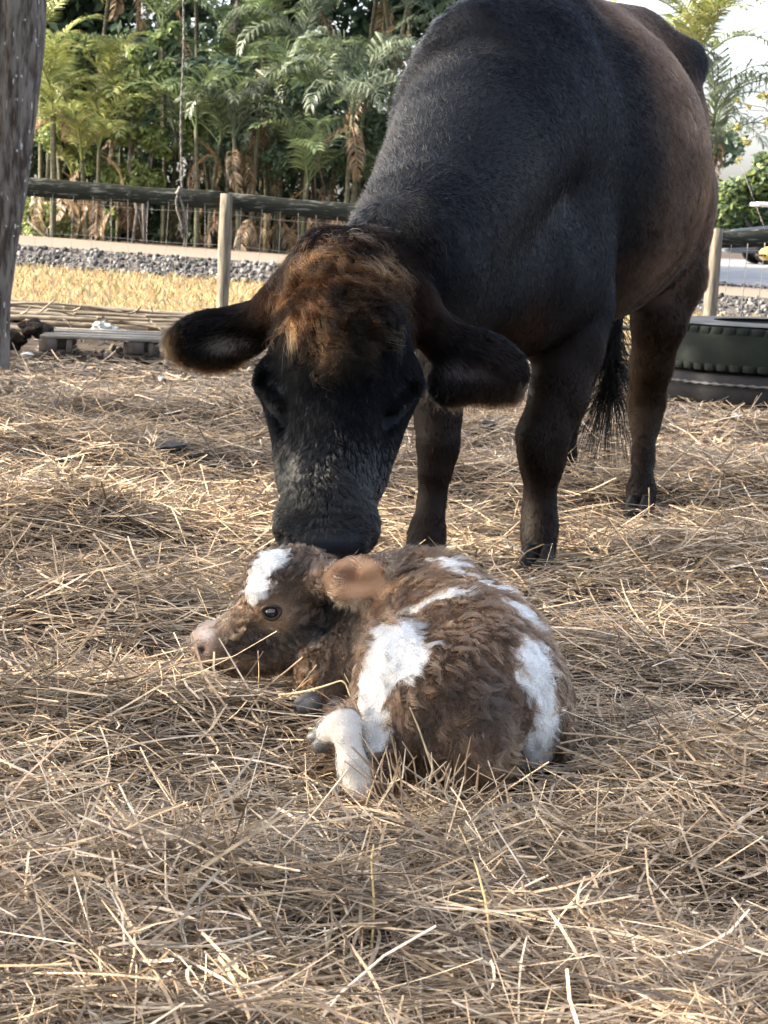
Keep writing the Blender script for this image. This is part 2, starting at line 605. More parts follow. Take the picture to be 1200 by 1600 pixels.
# finer, with flutes
P, Rr = [], []
for i in range(len(tp) - 1):
    for t in np.linspace(0, 1, 15)[:-1]:
        P.append(tp[i] * (1 - t) + tp[i + 1] * t - to)
        Rr.append(trad[i] * (1 - t) + trad[i + 1] * t)
P = np.array(P)
nT = 72
V, Q = [], []
for i in range(len(P)):
    for j in range(nT):
        th = 2 * math.pi * j / nT
        s = 1 + 0.10 * (float(N1(np.array((math.cos(th) * 2.2 + 9, math.sin(th) * 2.2 + 9, P[i][2] * 1.1)))) - .5) \
            + 0.10 * (float(N2(np.array((math.cos(th) * 7 + 30, math.sin(th) * 7 + 30, P[i][2] * 2.0)))) - .5) + 0.10 * (float(N3(np.array((math.cos(th) * 11 + 30, math.sin(th) * 11 + 30, P[i][2] * 1.6)))) - .5)
        V.append(P[i] + np.array((math.cos(th), math.sin(th), 0)) * Rr[i] * s)
for i in range(len(P) - 1):
    for j in range(nT):
        Q.append((i * nT + j, i * nT + (j + 1) % nT, (i + 1) * nT + (j + 1) % nT, (i + 1) * nT + j))
trunk = obj('trunk', mesh_np('trunk', V, Q, smooth_f=True), M_bark, tree)
mb = MB()
for k in range(75):                                                      # lichen flecks, thin crusts on the bark
    i = int(rng.integers(16, 100))
    th = rng.uniform(-2.9, -0.2)
    j = int(th / (2 * math.pi) * nT) % nT
    c = np.array(V[i * nT + j])
    c = c * (1 - 0.4) + np.array(V[i * nT + (j + 1) % nT]) * 0.4
    n = np.array((math.cos(th), math.sin(th), 0))
    tx = np.array((-math.sin(th), math.cos(th), 0))
    a, b = rng.uniform(.003, .009), .006 + .020 * rng.random() ** 2
    ang = np.linspace(0, 2 * math.pi, 9)[:-1]
    rim = np.array([c + n * .001 + tx * a * math.cos(q) * rng.uniform(.5, 1.4) + np.array((0, 0, b * math.sin(q) * rng.uniform(.5, 1.4))) for q in ang])
    mb.add(np.concatenate([rim, [c + n * 0.006]]), (), [(q, (q + 1) % 8, 8) for q in range(8)])
tag(mb.build('lichen', M_lichen, trunk), kind='stuff')


def leaf_cloud(clumps, n, ls, cols, org, flat=0.5):
    """n leaves through the volume of clumps (centre, radius); each leaf a folded rhombus"""
    cl = np.array([np.concatenate([c, [r]]) for c, r in clumps], dtype=float)
    w = cl[:, 3] ** 2
    k = rng.choice(len(cl), n, p=w / w.sum())
    d = rng.normal(size=(n, 3))
    d /= np.linalg.norm(d, axis=1)[:, None]
    rad = cl[k, 3] * (rng.random(n) ** 0.45)
    c = cl[k, :3] + d * rad[:, None] * np.array((1, 1, 0.85))
    nrm = d * 0.6 + rng.normal(0, 0.6, (n, 3)) + np.array((0, 0, flat))
    nrm /= np.linalg.norm(nrm, axis=1)[:, None]
    t = np.cross(nrm, rng.normal(size=(n, 3)))
    t /= np.linalg.norm(t, axis=1)[:, None]
    b = np.cross(nrm, t)
    s = ls * (0.6 + 0.8 * rng.random(n))[:, None]
    V = np.stack([c - t * s, c + b * s * .42 + nrm * s * .12, c + t * s, c - b * s * .42 + nrm * s * .12], 1).reshape(-1, 3) - org
    i = np.arange(n)[:, None] * 4
    T = np.concatenate([i + np.array([[0, 1, 2]]), i + np.array([[0, 2, 3]])])
    cc = np.array(cols)[rng.integers(len(cols), size=n)] * (0.75 + 0.5 * rng.random((n, 1)))
    return V, T, np.repeat(cc, 4, 0)


LEAF_DARK = [(0.065, 0.105, 0.06), (0.085, 0.13, 0.07), (0.055, 0.085, 0.06), (0.10, 0.145, 0.075)]  # leaf palettes lightened: haze and sunlight put into the colour
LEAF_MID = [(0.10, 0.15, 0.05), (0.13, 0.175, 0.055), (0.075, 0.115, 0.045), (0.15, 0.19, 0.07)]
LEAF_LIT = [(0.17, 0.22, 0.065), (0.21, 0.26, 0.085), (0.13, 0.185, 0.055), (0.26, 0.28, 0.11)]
# unseen crown, added out of frame as a leaf screen to shade the pen
cr = []
_keep = rng
rng = np.random.default_rng(21)
for yy in np.arange(-3.2, 14.0, .95):
    for zz in np.arange(1.9, 7.4, .9):
        cr.append((np.array((rng.uniform(-8.3, -4.6), yy + rng.normal(0, .25), zz + rng.normal(0, .25))), rng.uniform(.8, 1.2)))
V_, T_, C_ = leaf_cloud(cr, 30000, 0.13, LEAF_MID, to)
_lc = V_.reshape(-1, 4, 3).mean(1) + to                                  # an opening cut so that sun reaches the cow's crest and poll
_zl = _lc[:, 2] - np.abs(_lc[:, 0] + .1) * math.tan(SUN_EL)
_open = (_lc[:, 1] > 3.9) & (_lc[:, 1] < 5.6) & (_zl > np.where(_lc[:, 1] < 4.35, .58, .74)) & (_zl < 1.6) & (rng.random(len(_lc)) < .8)
_k = np.where(~_open)[0]
V_, C_ = V_.reshape(-1, 4, 3)[_k].reshape(-1, 3), C_.reshape(-1, 4, 3)[_k].reshape(-1, 3)
_i = np.arange(len(_k))[:, None] * 4
T_ = np.concatenate([_i + np.array([[0, 1, 2]]), _i + np.array([[0, 2, 3]])])
crown = obj('crown', mesh_np('crown', V_, T_, C_), M_leaf, tree)
rng = _keep
for k in range(7):
    a = P[-12 - 2 * (k % 5)]
    e = np.array((rng.uniform(-7, -4.6), rng.uniform(2, 14), rng.uniform(3.2, 5.5))) - to
    mid = (a + e) / 2 + np.array((0, 0, .8))
    MB().tube([a, mid, e], [.08, .055, .02], 8).build('branch', M_bark, tree, True)

# ------------------------------------------------------------------ palms and trees beyond the road
M_frond = mat('palm_frond', tint=True, rough=0.45, spec=0.4, trans=0.3, var=0.25)
M_cane = mat('ringed_palm_cane', (0.085, 0.085, 0.050), 0.8, 0.2, noise=(5, (0.05, 0.045, 0.032), 0.45, 0.6), stretch=(1, 1, 5), var=0.3)


def make_frond(L, n, e0, bend, ll, seed, cols, ragged=0.0, wleaf=0.017, hang=0.35):
    r = np.random.default_rng(seed)
    m = 12
    e, p, pts = e0, np.zeros(3), [np.zeros(3)]
    for i in range(m):
        p = p + np.array((math.cos(e), r.normal(0, .02), math.sin(e))) * L / m
        e -= bend / m * (0.5 + i / m)
        pts.append(p)
    pts = np.array(pts)
    mb = MB()
    mb.tube(pts, np.linspace(.016, .004, m + 1), 4, False, col=np.array(cols[0]) * 1.2)
    for i in range(n):
        for sd in (-1, 1):
            if r.random() < ragged:
                continue
            t = 0.14 + 0.86 * (i + .5 * r.random()) / n
            f = t * m
            j = min(int(f), m - 1)
            b = pts[j] * (1 - (f - j)) + pts[j + 1] * (f - j)
            fw = pts[j + 1] - pts[j]
            fw = fw / np.linalg.norm(fw)
            out = np.array((0, sd, 0.0))
            up = np.cross(fw, np.array((0, 1, 0)))
            up = -up if up[2] < 0 else up
            l = ll * (0.35 + 0.65 * math.sin(math.pi * min(1, 0.12 + t * 0.9))) * r.uniform(.85, 1.1)
            d = out * .78 + fw * (.5 + .35 * t) + up * .28 + r.normal(0, .07, 3)
            d /= np.linalg.norm(d)
            m1 = b + d * l * .5
            d2 = d + np.array((0, 0, -hang * 1.6))
            d2 /= np.linalg.norm(d2)
            tip = m1 + d2 * l * .5
            wv = np.cross(d, up + r.normal(0, .3, 3))
            wv /= np.linalg.norm(wv)
            c = np.array(cols[r.integers(len(cols))]) * r.uniform(.75, 1.3)
            mb.add([b - wv * .005, b + wv * .005, m1 + wv * wleaf, m1 - wv * wleaf, tip], [(0, 1, 2, 3)], [(3, 2, 4)], c)
    return mb.mesh('frond')


PALM_G = [(0.115, 0.155, 0.07), (0.14, 0.185, 0.075), (0.085, 0.12, 0.06)]  # frond palettes lightened: haze put into the colour
PALM_Y = [(0.19, 0.21, 0.065), (0.25, 0.25, 0.085), (0.14, 0.175, 0.055)]  # yellow-green of sunlit fronds, put into the colour
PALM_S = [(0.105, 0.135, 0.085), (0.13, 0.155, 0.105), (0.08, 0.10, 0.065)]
PALM_B = [(0.17, 0.105, 0.055), (0.22, 0.15, 0.085), (0.13, 0.085, 0.05)]
F_G = [make_frond(1.7, 30, R(75), R(125), .50, s, PALM_G) for s in range(4)]
F_Y = [make_frond(1.7, 30, R(70), R(120), .48, 10 + s, PALM_Y) for s in range(3)]
F_S = [make_frond(1.7, 26, R(72), R(150), .5, 20 + s, PALM_S, .12, hang=.8) for s in range(3)]
F_B = [make_frond(1.2, 22, R(-10), R(90), .36, 30 + s, PALM_B, .2, hang=.9) for s in range(2)]


def palm(x, y, stems, h, fronds, nf, label, sc=1.0, dead=1, group='palms in the thicket beyond the road', spread=.35, hmin=None):
    z0 = float(gz(x, y))
    t = thing('palm', label, 'palm', (x, y, z0), group)
    stems = max(2, stems - 1)
    for k in range(3 if hmin is None else 0):                           # dead fronds hanging round the foot of the clump
        fo = obj('dead_frond', F_B[k % 2], M_frond, t)
        fo.location = (rng.normal(0, .35), rng.normal(-.2, .2), rng.uniform(.45, 1.1))
        fo.rotation_euler = (rng.normal(0, .2), rng.uniform(.4, 1.1), rng.uniform(0, 6.28))
        fo.scale = (.75,) * 3
    for s in range(stems):
        a = rng.uniform(0, 6.28)
        hh = (h if s == 0 else h * rng.uniform(.35, .95)) if hmin is None else rng.uniform(hmin, h)
        bx, by = spread * .5 * math.cos(a), spread * .5 * math.sin(a)
        tx_, ty_ = bx + spread * math.cos(a) * hh * .25, by + spread * math.sin(a) * hh * .25
        zs = np.linspace(-.1, hh, 9)
        pts = [(bx + (tx_ - bx) * (max(z, 0) / hh) ** 2, by + (ty_ - by) * (max(z, 0) / hh) ** 2, z) for z in zs]
        mb = MB().tube(pts, np.linspace(.05, .032, 9) * sc ** .5, 7)
        for q in np.arange(.15, hh, .16):                                # leaf-scar rings
            c = np.array((np.interp(q, zs, [p[0] for p in pts]), np.interp(q, zs, [p[1] for p in pts]), q))
            mb.tube([c - (0, 0, .012), c + (0, 0, .012)], (.053 - .018 * q / hh) * sc ** .5, 7, False)
        mb.build('trunk', M_cane, t, True)
        top = np.array(pts[-1])
        for k in range(nf):
            fo = obj('frond', fronds[rng.integers(len(fronds))], M_frond, t)
            fo.location = [float(v) for v in top]
            fo.rotation_euler = (rng.normal(0, .15), rng.uniform(-.35, .45), 2.4 * k + a + rng.normal(0, .3))
            q = sc * rng.uniform(.75, 1.1)
            fo.scale = (q, q, q)
        for k in range(dead if s < 2 else 0):
            fo = obj('dead_frond', F_B[rng.integers(2)], M_frond, t)
            fo.location = [float(v) for v in top * .93]
            fo.rotation_euler = (rng.normal(0, .15), rng.uniform(.2, .7), rng.uniform(0, 6.28))
            fo.scale = (sc * .8,) * 3
    return t


def px2x(px, y):
    return (px - 600) / F_PX * y


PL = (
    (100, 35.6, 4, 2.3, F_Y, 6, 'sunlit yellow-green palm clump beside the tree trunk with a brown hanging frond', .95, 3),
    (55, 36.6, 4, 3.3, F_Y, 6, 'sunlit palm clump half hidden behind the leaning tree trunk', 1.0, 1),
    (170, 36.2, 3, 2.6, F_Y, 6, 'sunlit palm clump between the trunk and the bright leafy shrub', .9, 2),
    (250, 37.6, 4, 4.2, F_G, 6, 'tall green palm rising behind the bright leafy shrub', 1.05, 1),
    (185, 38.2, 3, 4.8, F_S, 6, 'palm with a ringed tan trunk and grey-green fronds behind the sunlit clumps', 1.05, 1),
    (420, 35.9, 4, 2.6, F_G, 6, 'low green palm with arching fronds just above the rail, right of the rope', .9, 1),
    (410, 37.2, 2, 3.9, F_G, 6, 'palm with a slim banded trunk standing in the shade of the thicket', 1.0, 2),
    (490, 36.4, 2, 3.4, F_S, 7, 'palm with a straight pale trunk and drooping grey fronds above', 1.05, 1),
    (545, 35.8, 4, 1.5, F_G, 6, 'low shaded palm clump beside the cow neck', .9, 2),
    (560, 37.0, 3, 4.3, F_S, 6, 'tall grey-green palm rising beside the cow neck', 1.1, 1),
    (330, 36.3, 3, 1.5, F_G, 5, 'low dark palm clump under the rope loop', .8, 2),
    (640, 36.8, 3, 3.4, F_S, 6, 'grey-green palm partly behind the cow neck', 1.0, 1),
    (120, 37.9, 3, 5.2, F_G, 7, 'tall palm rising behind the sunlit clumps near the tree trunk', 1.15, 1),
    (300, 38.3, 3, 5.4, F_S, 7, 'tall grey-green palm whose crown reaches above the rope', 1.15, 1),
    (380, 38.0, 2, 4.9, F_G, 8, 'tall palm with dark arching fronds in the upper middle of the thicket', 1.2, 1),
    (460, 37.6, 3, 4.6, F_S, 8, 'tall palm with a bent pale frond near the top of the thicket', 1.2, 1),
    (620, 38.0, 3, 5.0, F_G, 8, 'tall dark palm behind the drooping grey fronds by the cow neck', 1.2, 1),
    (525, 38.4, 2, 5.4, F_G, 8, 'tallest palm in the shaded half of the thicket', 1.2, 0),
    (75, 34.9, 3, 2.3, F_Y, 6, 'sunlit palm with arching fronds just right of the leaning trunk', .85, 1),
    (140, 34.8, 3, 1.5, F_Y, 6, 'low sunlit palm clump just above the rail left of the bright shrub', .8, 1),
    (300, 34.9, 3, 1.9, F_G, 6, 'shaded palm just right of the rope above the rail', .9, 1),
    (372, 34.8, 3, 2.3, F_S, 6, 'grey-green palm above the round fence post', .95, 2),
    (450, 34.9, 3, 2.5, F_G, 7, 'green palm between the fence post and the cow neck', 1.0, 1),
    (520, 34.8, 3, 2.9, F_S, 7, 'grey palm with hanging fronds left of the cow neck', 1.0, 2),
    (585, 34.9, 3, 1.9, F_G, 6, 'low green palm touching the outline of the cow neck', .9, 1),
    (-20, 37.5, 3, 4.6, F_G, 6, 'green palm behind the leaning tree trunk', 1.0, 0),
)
for x, y, st, h, fr, nf, lb, sc_, dd in PL:
    palm(px2x(x, y), y, st, h, fr, nf, lb, sc_, dd)


def leafy(name, label, cat, x, y, clumps, n, ls, cols, trunk_r=.05, org_z=None, group=None):
    z0 = float(gz(x, y))
    t = thing(name, label, cat, (x, y, z0), group)
    o = np.array((x, y, z0))
    V, T, C = leaf_cloud([(np.asarray(c), r) for c, r in clumps], n, ls, cols, o)
    obj('crown', mesh_np('crown', V, T, C), M_leaf, t)
    for k in range(3):
        c, r = clumps[rng.integers(len(clumps))]
        e = np.asarray(c) - o
        MB().tube([(rng.normal(0, .1), rng.normal(0, .1), -.1), e * .5 + rng.normal(0, .1, 3), e], [trunk_r, trunk_r * .7, trunk_r * .3], 6).build('trunk', M_bark, t, True)
    return t


def cl(px, py, Y, rpx):
    return at(px, py, Y), rr(rpx, Y)


SY = 35.2
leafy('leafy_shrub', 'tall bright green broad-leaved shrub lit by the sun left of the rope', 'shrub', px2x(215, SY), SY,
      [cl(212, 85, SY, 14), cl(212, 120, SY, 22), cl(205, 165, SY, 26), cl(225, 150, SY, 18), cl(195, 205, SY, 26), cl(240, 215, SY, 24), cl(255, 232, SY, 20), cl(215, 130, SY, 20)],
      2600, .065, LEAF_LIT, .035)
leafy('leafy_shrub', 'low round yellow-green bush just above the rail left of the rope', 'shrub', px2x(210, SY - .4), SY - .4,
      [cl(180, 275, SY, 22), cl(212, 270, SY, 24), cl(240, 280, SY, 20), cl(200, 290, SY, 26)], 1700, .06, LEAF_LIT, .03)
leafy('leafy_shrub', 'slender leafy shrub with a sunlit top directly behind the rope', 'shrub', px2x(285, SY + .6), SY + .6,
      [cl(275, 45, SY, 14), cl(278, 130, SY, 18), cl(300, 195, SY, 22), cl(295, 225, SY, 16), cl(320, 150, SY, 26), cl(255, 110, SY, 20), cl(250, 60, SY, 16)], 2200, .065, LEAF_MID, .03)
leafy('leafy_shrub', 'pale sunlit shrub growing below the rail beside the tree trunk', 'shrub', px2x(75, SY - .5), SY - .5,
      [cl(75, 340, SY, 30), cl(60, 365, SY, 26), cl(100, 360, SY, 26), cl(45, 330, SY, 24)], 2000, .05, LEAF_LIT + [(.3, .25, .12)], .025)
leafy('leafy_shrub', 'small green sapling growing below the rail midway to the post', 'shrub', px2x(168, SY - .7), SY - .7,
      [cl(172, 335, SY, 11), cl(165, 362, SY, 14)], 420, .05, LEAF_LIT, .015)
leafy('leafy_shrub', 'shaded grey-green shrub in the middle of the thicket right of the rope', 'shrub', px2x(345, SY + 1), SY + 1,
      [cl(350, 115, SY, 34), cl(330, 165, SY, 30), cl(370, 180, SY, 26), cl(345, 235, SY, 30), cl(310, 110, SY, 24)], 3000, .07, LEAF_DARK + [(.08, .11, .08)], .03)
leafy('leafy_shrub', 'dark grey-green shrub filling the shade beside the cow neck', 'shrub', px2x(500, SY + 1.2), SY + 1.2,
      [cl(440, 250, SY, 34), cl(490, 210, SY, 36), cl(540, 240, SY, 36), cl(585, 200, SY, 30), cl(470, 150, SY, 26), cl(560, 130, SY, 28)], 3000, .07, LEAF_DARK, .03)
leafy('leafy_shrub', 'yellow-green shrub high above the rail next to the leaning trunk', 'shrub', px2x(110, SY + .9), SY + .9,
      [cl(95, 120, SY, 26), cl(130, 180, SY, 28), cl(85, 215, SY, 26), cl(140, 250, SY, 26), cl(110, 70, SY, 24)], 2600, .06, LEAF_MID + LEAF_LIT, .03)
for k, (px, Y, hh) in enumerate(((-60, 41, 7.5), (120, 42, 7.0), (300, 41, 7.2), (460, 42.5, 6.4), (600, 41.5, 6.6), (740, 42, 7), (40, 43.5, 7.5), (200, 43, 7.5), (-240, 42, 7), (-420, 42.5, 7))):
    x = px2x(px, Y)
    cls = [(np.array((x + rng.uniform(-1.6, 1.6), Y + rng.uniform(-.8, .8), .6 + rng.uniform(.2, 1) * hh)), rng.uniform(.55, 1.0)) for q in range(20)]
    cls += [(np.array((x + rng.uniform(-1.8, 1.8), Y, .9)), .9) for q in range(6)]
    leafy('tree', 'dark leafy tree filling the gaps behind the palms', 'tree', x, Y, cls, 9000, .14, LEAF_DARK, .12, group='trees behind the palms')

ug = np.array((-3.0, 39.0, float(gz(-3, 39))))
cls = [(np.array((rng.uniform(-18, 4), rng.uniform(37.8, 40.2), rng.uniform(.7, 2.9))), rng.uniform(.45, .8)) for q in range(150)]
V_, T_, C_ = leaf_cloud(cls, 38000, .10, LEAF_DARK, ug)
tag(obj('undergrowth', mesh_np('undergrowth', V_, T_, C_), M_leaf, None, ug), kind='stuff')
# right of the cow: palm tops against the sky and a leafy tree
palm(px2x(1045, 33), 33, 3, 4.0, F_Y, 8, 'sunlit palm top showing above the cow back', 1.1, 0, hmin=3.4, spread=.15)
palm(px2x(1072, 34), 34, 3, 3.0, F_S, 10, 'feathery grey palm drooping against the sky beside the cow rump', 1.1, 1, hmin=1.9, spread=.12)
leafy('tree', 'leafy tree with sunlit yellow-green top right of the cow', 'tree', px2x(1172, 50), 50,
      [cl(1150, 300, 50, 26), cl(1185, 290, 50, 30), cl(1210, 270, 50, 34), cl(1165, 330, 50, 24), cl(1135, 335, 50, 24), cl(1190, 250, 50, 14), cl(1205, 330, 50, 26), cl(1240, 300, 50, 40), cl(1120, 360, 50, 20), cl(1150, 365, 50, 24), cl(1190, 370, 50, 24)],
      7000, .11, LEAF_DARK + LEAF_MID + [(.16, .19, .05)], .1)
tw = leafy('tree', 'thin branches with a few yellow leaves against the sky at the right edge', 'tree', px2x(1230, 30), 30,
           [cl(1150, 155, 30, 5), cl(1170, 165, 30, 8), cl(1195, 150, 30, 9), cl(1152, 200, 30, 8), cl(1165, 222, 30, 8), cl(1155, 250, 30, 7), cl(1205, 190, 30, 9), cl(1230, 200, 30, 20)], 190, .05, [(.30, .26, .10), (.2, .22, .07)], .010)
ow = np.array(tw.location)
for px, py in ((1148, 160), (1172, 172), (1150, 215), (1160, 225), (1190, 158)):
    MB().tube([at(1240, 210, 30) - ow, at((px + 1240) / 2, (py + 200) / 2 - 12, 30) - ow, at(px, py, 30) - ow], [.012, .009, .005], 5).build('branch', M_bark, tw)
for k, (px, Y) in enumerate(((1290, 52), (1400, 55), (1050, 56), (900, 56))):
    x = px2x(px, Y)
    cls = [(np.array((x + rng.uniform(-2, 2), Y + rng.uniform(-.8, .8), .6 + rng.uniform(.2, 1) * 3.2)), rng.uniform(.6, 1.0)) for q in range(12)]
    leafy('tree', 'dark leafy tree far behind the parked vehicles', 'tree', x, Y, cls, 4000, .13, LEAF_DARK, .12, group='trees far behind the vehicles')
# ------------------------------------------------------------------ things along the fence
M_bamboo = mat('dry_bamboo', (0.21, 0.175, 0.13), 0.7, 0.25, noise=(6, (0.09, 0.075, 0.06), 0.45, 0.7), stretch=(.7, 6, 6), var=.35, bump=(20, .3, .005))
M_oldwood = mat('grey_pallet_wood', (0.20, 0.19, 0.175), 0.9, 0.15, noise=(8, (0.09, 0.085, 0.08), 0.45, 0.7), bump=(30, .5, .008), stretch=(.8, 6, 6), var=.2)
M_darkwood = mat('dark_block_wood', (0.075, 0.062, 0.055), 0.95, 0.1, noise=(10, (0.15, 0.13, 0.12), 0.5, 0.75), var=.2)


def cane(a, b, r, label, group, name='bamboo_pole'):
    a, b = np.asarray(a), np.asarray(b)
    t = tag(obj(name, None, loc=a), label, 'pole' if name == 'bamboo_pole' else 'stick', group)
    L = np.linalg.norm(b - a)
    n = max(4, int(L / .22))
    P, Rr = [], []
    sag = rng.normal(0, .015, 3)
    for i in range(n):
        for f, q in ((0.0, 1.12), (0.06, 1.0), (.94, .98)):
            s = (i + f) / n
            P.append((b - a) * s + sag * math.sin(s * math.pi))
            Rr.append(r * q * (1 - .25 * s))
    P.append(b - a)
    Rr.append(r * .75)
    me = MB().tube(P, Rr, 9, True).mesh(name, True)
    me.materials.append(M_bamboo)
    t2 = bpy.data.objects.new(name, me)
    bpy.data.objects.remove(t)
    COL.objects.link(t2)
    t2.location = [float(v) for v in a]
    return tag(t2, label, 'pole' if name == 'bamboo_pole' else 'stick', group)


G1 = 'bamboo poles stacked along the foot of the fence'
for k, (x0, y0, x1, y1, Y0, Y1, r) in enumerate((
        (-8, 470, 560, 508, 16.2, 16.25, .024), (15, 476, 430, 497, 16.15, 16.2, .026), (-30, 481, 330, 497, 16.05, 16.1, .022), (100, 481, 560, 516, 16.1, 16.0, .026),
        (10, 489, 390, 507, 16.0, 16.05, .024), (-20, 495, 280, 511, 15.9, 15.9, .022), (180, 499, 560, 521, 15.95, 15.8, .026), (40, 503, 420, 523, 15.8, 15.75, .022),
        (-10, 510, 240, 521, 15.6, 15.6, .02), (230, 512, 570, 527, 15.7, 15.65, .022), (150, 514, 480, 530, 15.5, 15.5, .02))):
    cane(at(x0, y0, Y0), at(x1, y1, Y1), r, 'grey-brown bamboo pole in the pile along the fence foot left of the cow', G1)
for k in range(14):
    x0 = rng.uniform(-10, 380)
    y0 = 478 + (x0 / 560) * 22 + rng.uniform(-4, 26)
    L_ = rng.uniform(90, 260)
    Y_ = rng.uniform(15.5, 16.0)
    cane(at(x0, y0, Y_), at(x0 + L_, y0 + L_ * .055 + rng.normal(0, 7), Y_ - .05), rng.uniform(.007, .014), 'grey-brown bamboo pole in the pile along the fence foot left of the cow', G1)
G2 = 'poles behind the cow legs'
for k, (x0, y0, x1, y1, Y0, r) in enumerate(((780, 505, 1080, 523, 15.9, .03), (760, 520, 1060, 541, 15.6, .013), (740, 536, 1050, 560, 15.2, .028))):
    cane(at(x0, y0, Y0), at(x1, y1, Y0), r, 'grey pole lying along the fence seen between the cow legs', G2)
for k, (x0, y0, x1, y1) in enumerate(((64, 487, 84, 470), (33, 490, 48, 479), (160, 494, 199, 523), (90, 500, 113, 514), (232, 498, 258, 520), (115, 486, 126, 477), (200, 490, 219, 480), (236, 482, 239, 489))):
    cane(at(x0, y0, 15.45), at(x1, y1, 15.4), .008, 'short pale broken stick caught across the bamboo pile', 'broken sticks on the bamboo pile', 'stick')

# ---- pallet
pb = at(64, 556, 13.55)
pal = thing('wooden_pallet', 'low grey weathered wooden pallet lying near the bamboo pile', 'pallet', (pb[0], 13.55, float(H(pb[0], 13.55))))
pal.rotation_euler = (0, R(0.3), R(2))
for k in range(6):
    me = MB().box((0, 0, 0), (1.26 + .02 * (k % 3), .10, .020)).mesh('deck_board')
    obj('deck_board', me, M_oldwood, pal, (.62 + .01 * (k % 2), .05 + k * .165, .132 + .003 * (k % 2)), (rng.normal(0, .01), rng.normal(0, .004), rng.normal(0, .006)))
for i, x in enumerate((.06, .60, 1.14)):
    for j, y in enumerate((.06, .46, .86)):
        me = MB().box((0, 0, 0), (.11, .12, .085)).mesh('block')
        obj('block', me, M_darkwood, pal, (x + rng.normal(0, .01), y, .078))
    me = MB().box((0, 0, 0), (.13, .98, .018)).mesh('bearer_board')
    obj('bearer_board', me, M_darkwood, pal, (x + .0, .46, .022))
    for q in (-.085, .085):                                    # splintered block halves beside the main ones
        me = MB().box((0, 0, 0), (.035, .10, .08)).mesh('block')
        obj('block', me, M_darkwood, pal, (x + q + .03, .055, .074), (0, rng.normal(0, .08), rng.normal(0, .2)))

# ---- crumpled pale plastic behind the pallet, scraps, clods, dung
M_plastic = mat('cloudy_plastic', (0.5, 0.53, 0.54), 0.35, 0.5, trans=.3)
M_clod = mat('dark_soil_clod', (0.035, 0.028, 0.024), 0.95, 0.1, noise=(14, (0.09, 0.075, 0.06), 0.5, 0.75), bump=(25, .8, .02))
M_dung = mat('dung', (0.018, 0.014, 0.012), 0.6, 0.3, noise=(20, (0.05, 0.04, 0.03), 0.5, 0.75), bump=(30, .8, .01))
M_scrap = mat('white_scrap', (0.62, 0.62, 0.60), 0.8, 0.2)


def lump(name, c, rad, m, label, cat, seed, rough=.35, group=None, sub=3, crumple=0.0):
    bm = bmesh.new()
    bmesh.ops.create_icosphere(bm, subdivisions=sub, radius=1)
    for v in bm.verts:
        p = np.array(v.co[:])
        f = 1 + rough * (float(N1(p * .9 + seed)) - .5) * 1.6 + rough * .8 * (float(N2(p * 2.3 + seed)) - .5) + crumple * (float(N3(p * 6 + seed)) - .5)
        v.co = Vector(p * f * np.asarray(rad))
    me = bpy.data.meshes.new(name)
    for f in bm.faces:
        f.smooth = crumple == 0
    bm.to_mesh(me)
    bm.free()
    return tag(obj(name, me, m, None, c), label, cat, group)


def on_hay(px, py):
    """the hay surface seen at a pixel"""
    d = ray(px, py)
    lo = 1.5
    for k in range(400):
        lo += .05
        p = _EYE + d * lo
        if p[2] < float(H(p[0], p[1])):
            return p
    return p


c = at(160, 518, 14.7)
lump('plastic_sheet', c, (.11, .1, .07), M_plastic, 'crumpled pale plastic sheet lying just behind the pallet', 'plastic sheet', 3, .5, None, 4, .5)
for px, py, r, s, lb in ((18, 532, 26, 1, 'largest dark soil clod beside the foot of the leaning tree'), (46, 513, 20, 2, 'dark soil clod resting against the bamboo pile'), (68, 520, 15, 3, 'small reddish-dark clod at the end of the pallet')):
    Y = 13.9
    p = at(px, py, Y)
    lump('soil_clod', p, (rr(r, Y), rr(r, Y), rr(r * .75, Y)), M_clod, lb, 'clod', s * 3.1, 1.0, 'soil clods by the tree', 4, .25)
for px, py, r, lb in ((42, 557, 9, 'white paper scrap lying near the tree foot'), (253, 596, 7, 'small white scrap on the hay below the cow ear'), (1150, 655, 7, 'small white scrap in front of the tyre trough'), (165, 556, 4, 'tiny white scrap in front of the pallet')):
    p = on_hay(px, py)
    lump('paper_scrap', p + (0, 0, .012), (rr(r, p[1]), rr(r, p[1]) * .8, .014), M_scrap, lb, 'scrap', px, .5, None, 2, .5)
p = on_hay(266, 702)
lump('dung_pat', p + (0, 0, .012), (.075, .085, .018), M_dung, 'dark dung pat on the hay left of the cow head', 'dung', 5, .5, None, 3, .3)
p = on_hay(762, 676)
lump('dung_pat', p + (0, 0, .03), (.04, .04, .018), M_dung, 'small dark lump on the hay between the cow front legs', 'dung', 8, .5, None, 3, .3)

# debris on the trampled soil by the pallet
deb = MB()
for k in range(420):
    x, y = rng.uniform(-3.4, 3.4), rng.uniform(12.2, 16.2)
    z = float(H(x, y)) + .006
    a = rng.uniform(0, 6.28)
    l = rng.uniform(.03, .22)
    d = np.array((math.cos(a), math.sin(a), rng.normal(0, .1))) * l
    deb.tube([(x, y, z), np.array((x, y, z)) + d * .5 + rng.normal(0, .008, 3), np.array((x, y, z)) + d], rng.uniform(.002, .006), 4, False, col=np.array((.26, .22, .18)) * rng.uniform(.3, 1.5))
for k in range(500):
    x, y = rng.uniform(-3.4, 3.4), rng.uniform(11.6, 16.4)
    s = rng.uniform(.006, .03)
    deb.add(ICO_V * (s * (.6 + .7 * rng.random(3))) + (x, y, float(H(x, y)) + s * .3), (), ICO_T, np.array((.14, .12, .10)) * rng.uniform(.4, 1.8))
M_debris = mat('debris', tint=True, rough=.9, spec=.15)
tag(deb.build('soil_debris', M_debris), kind='stuff')

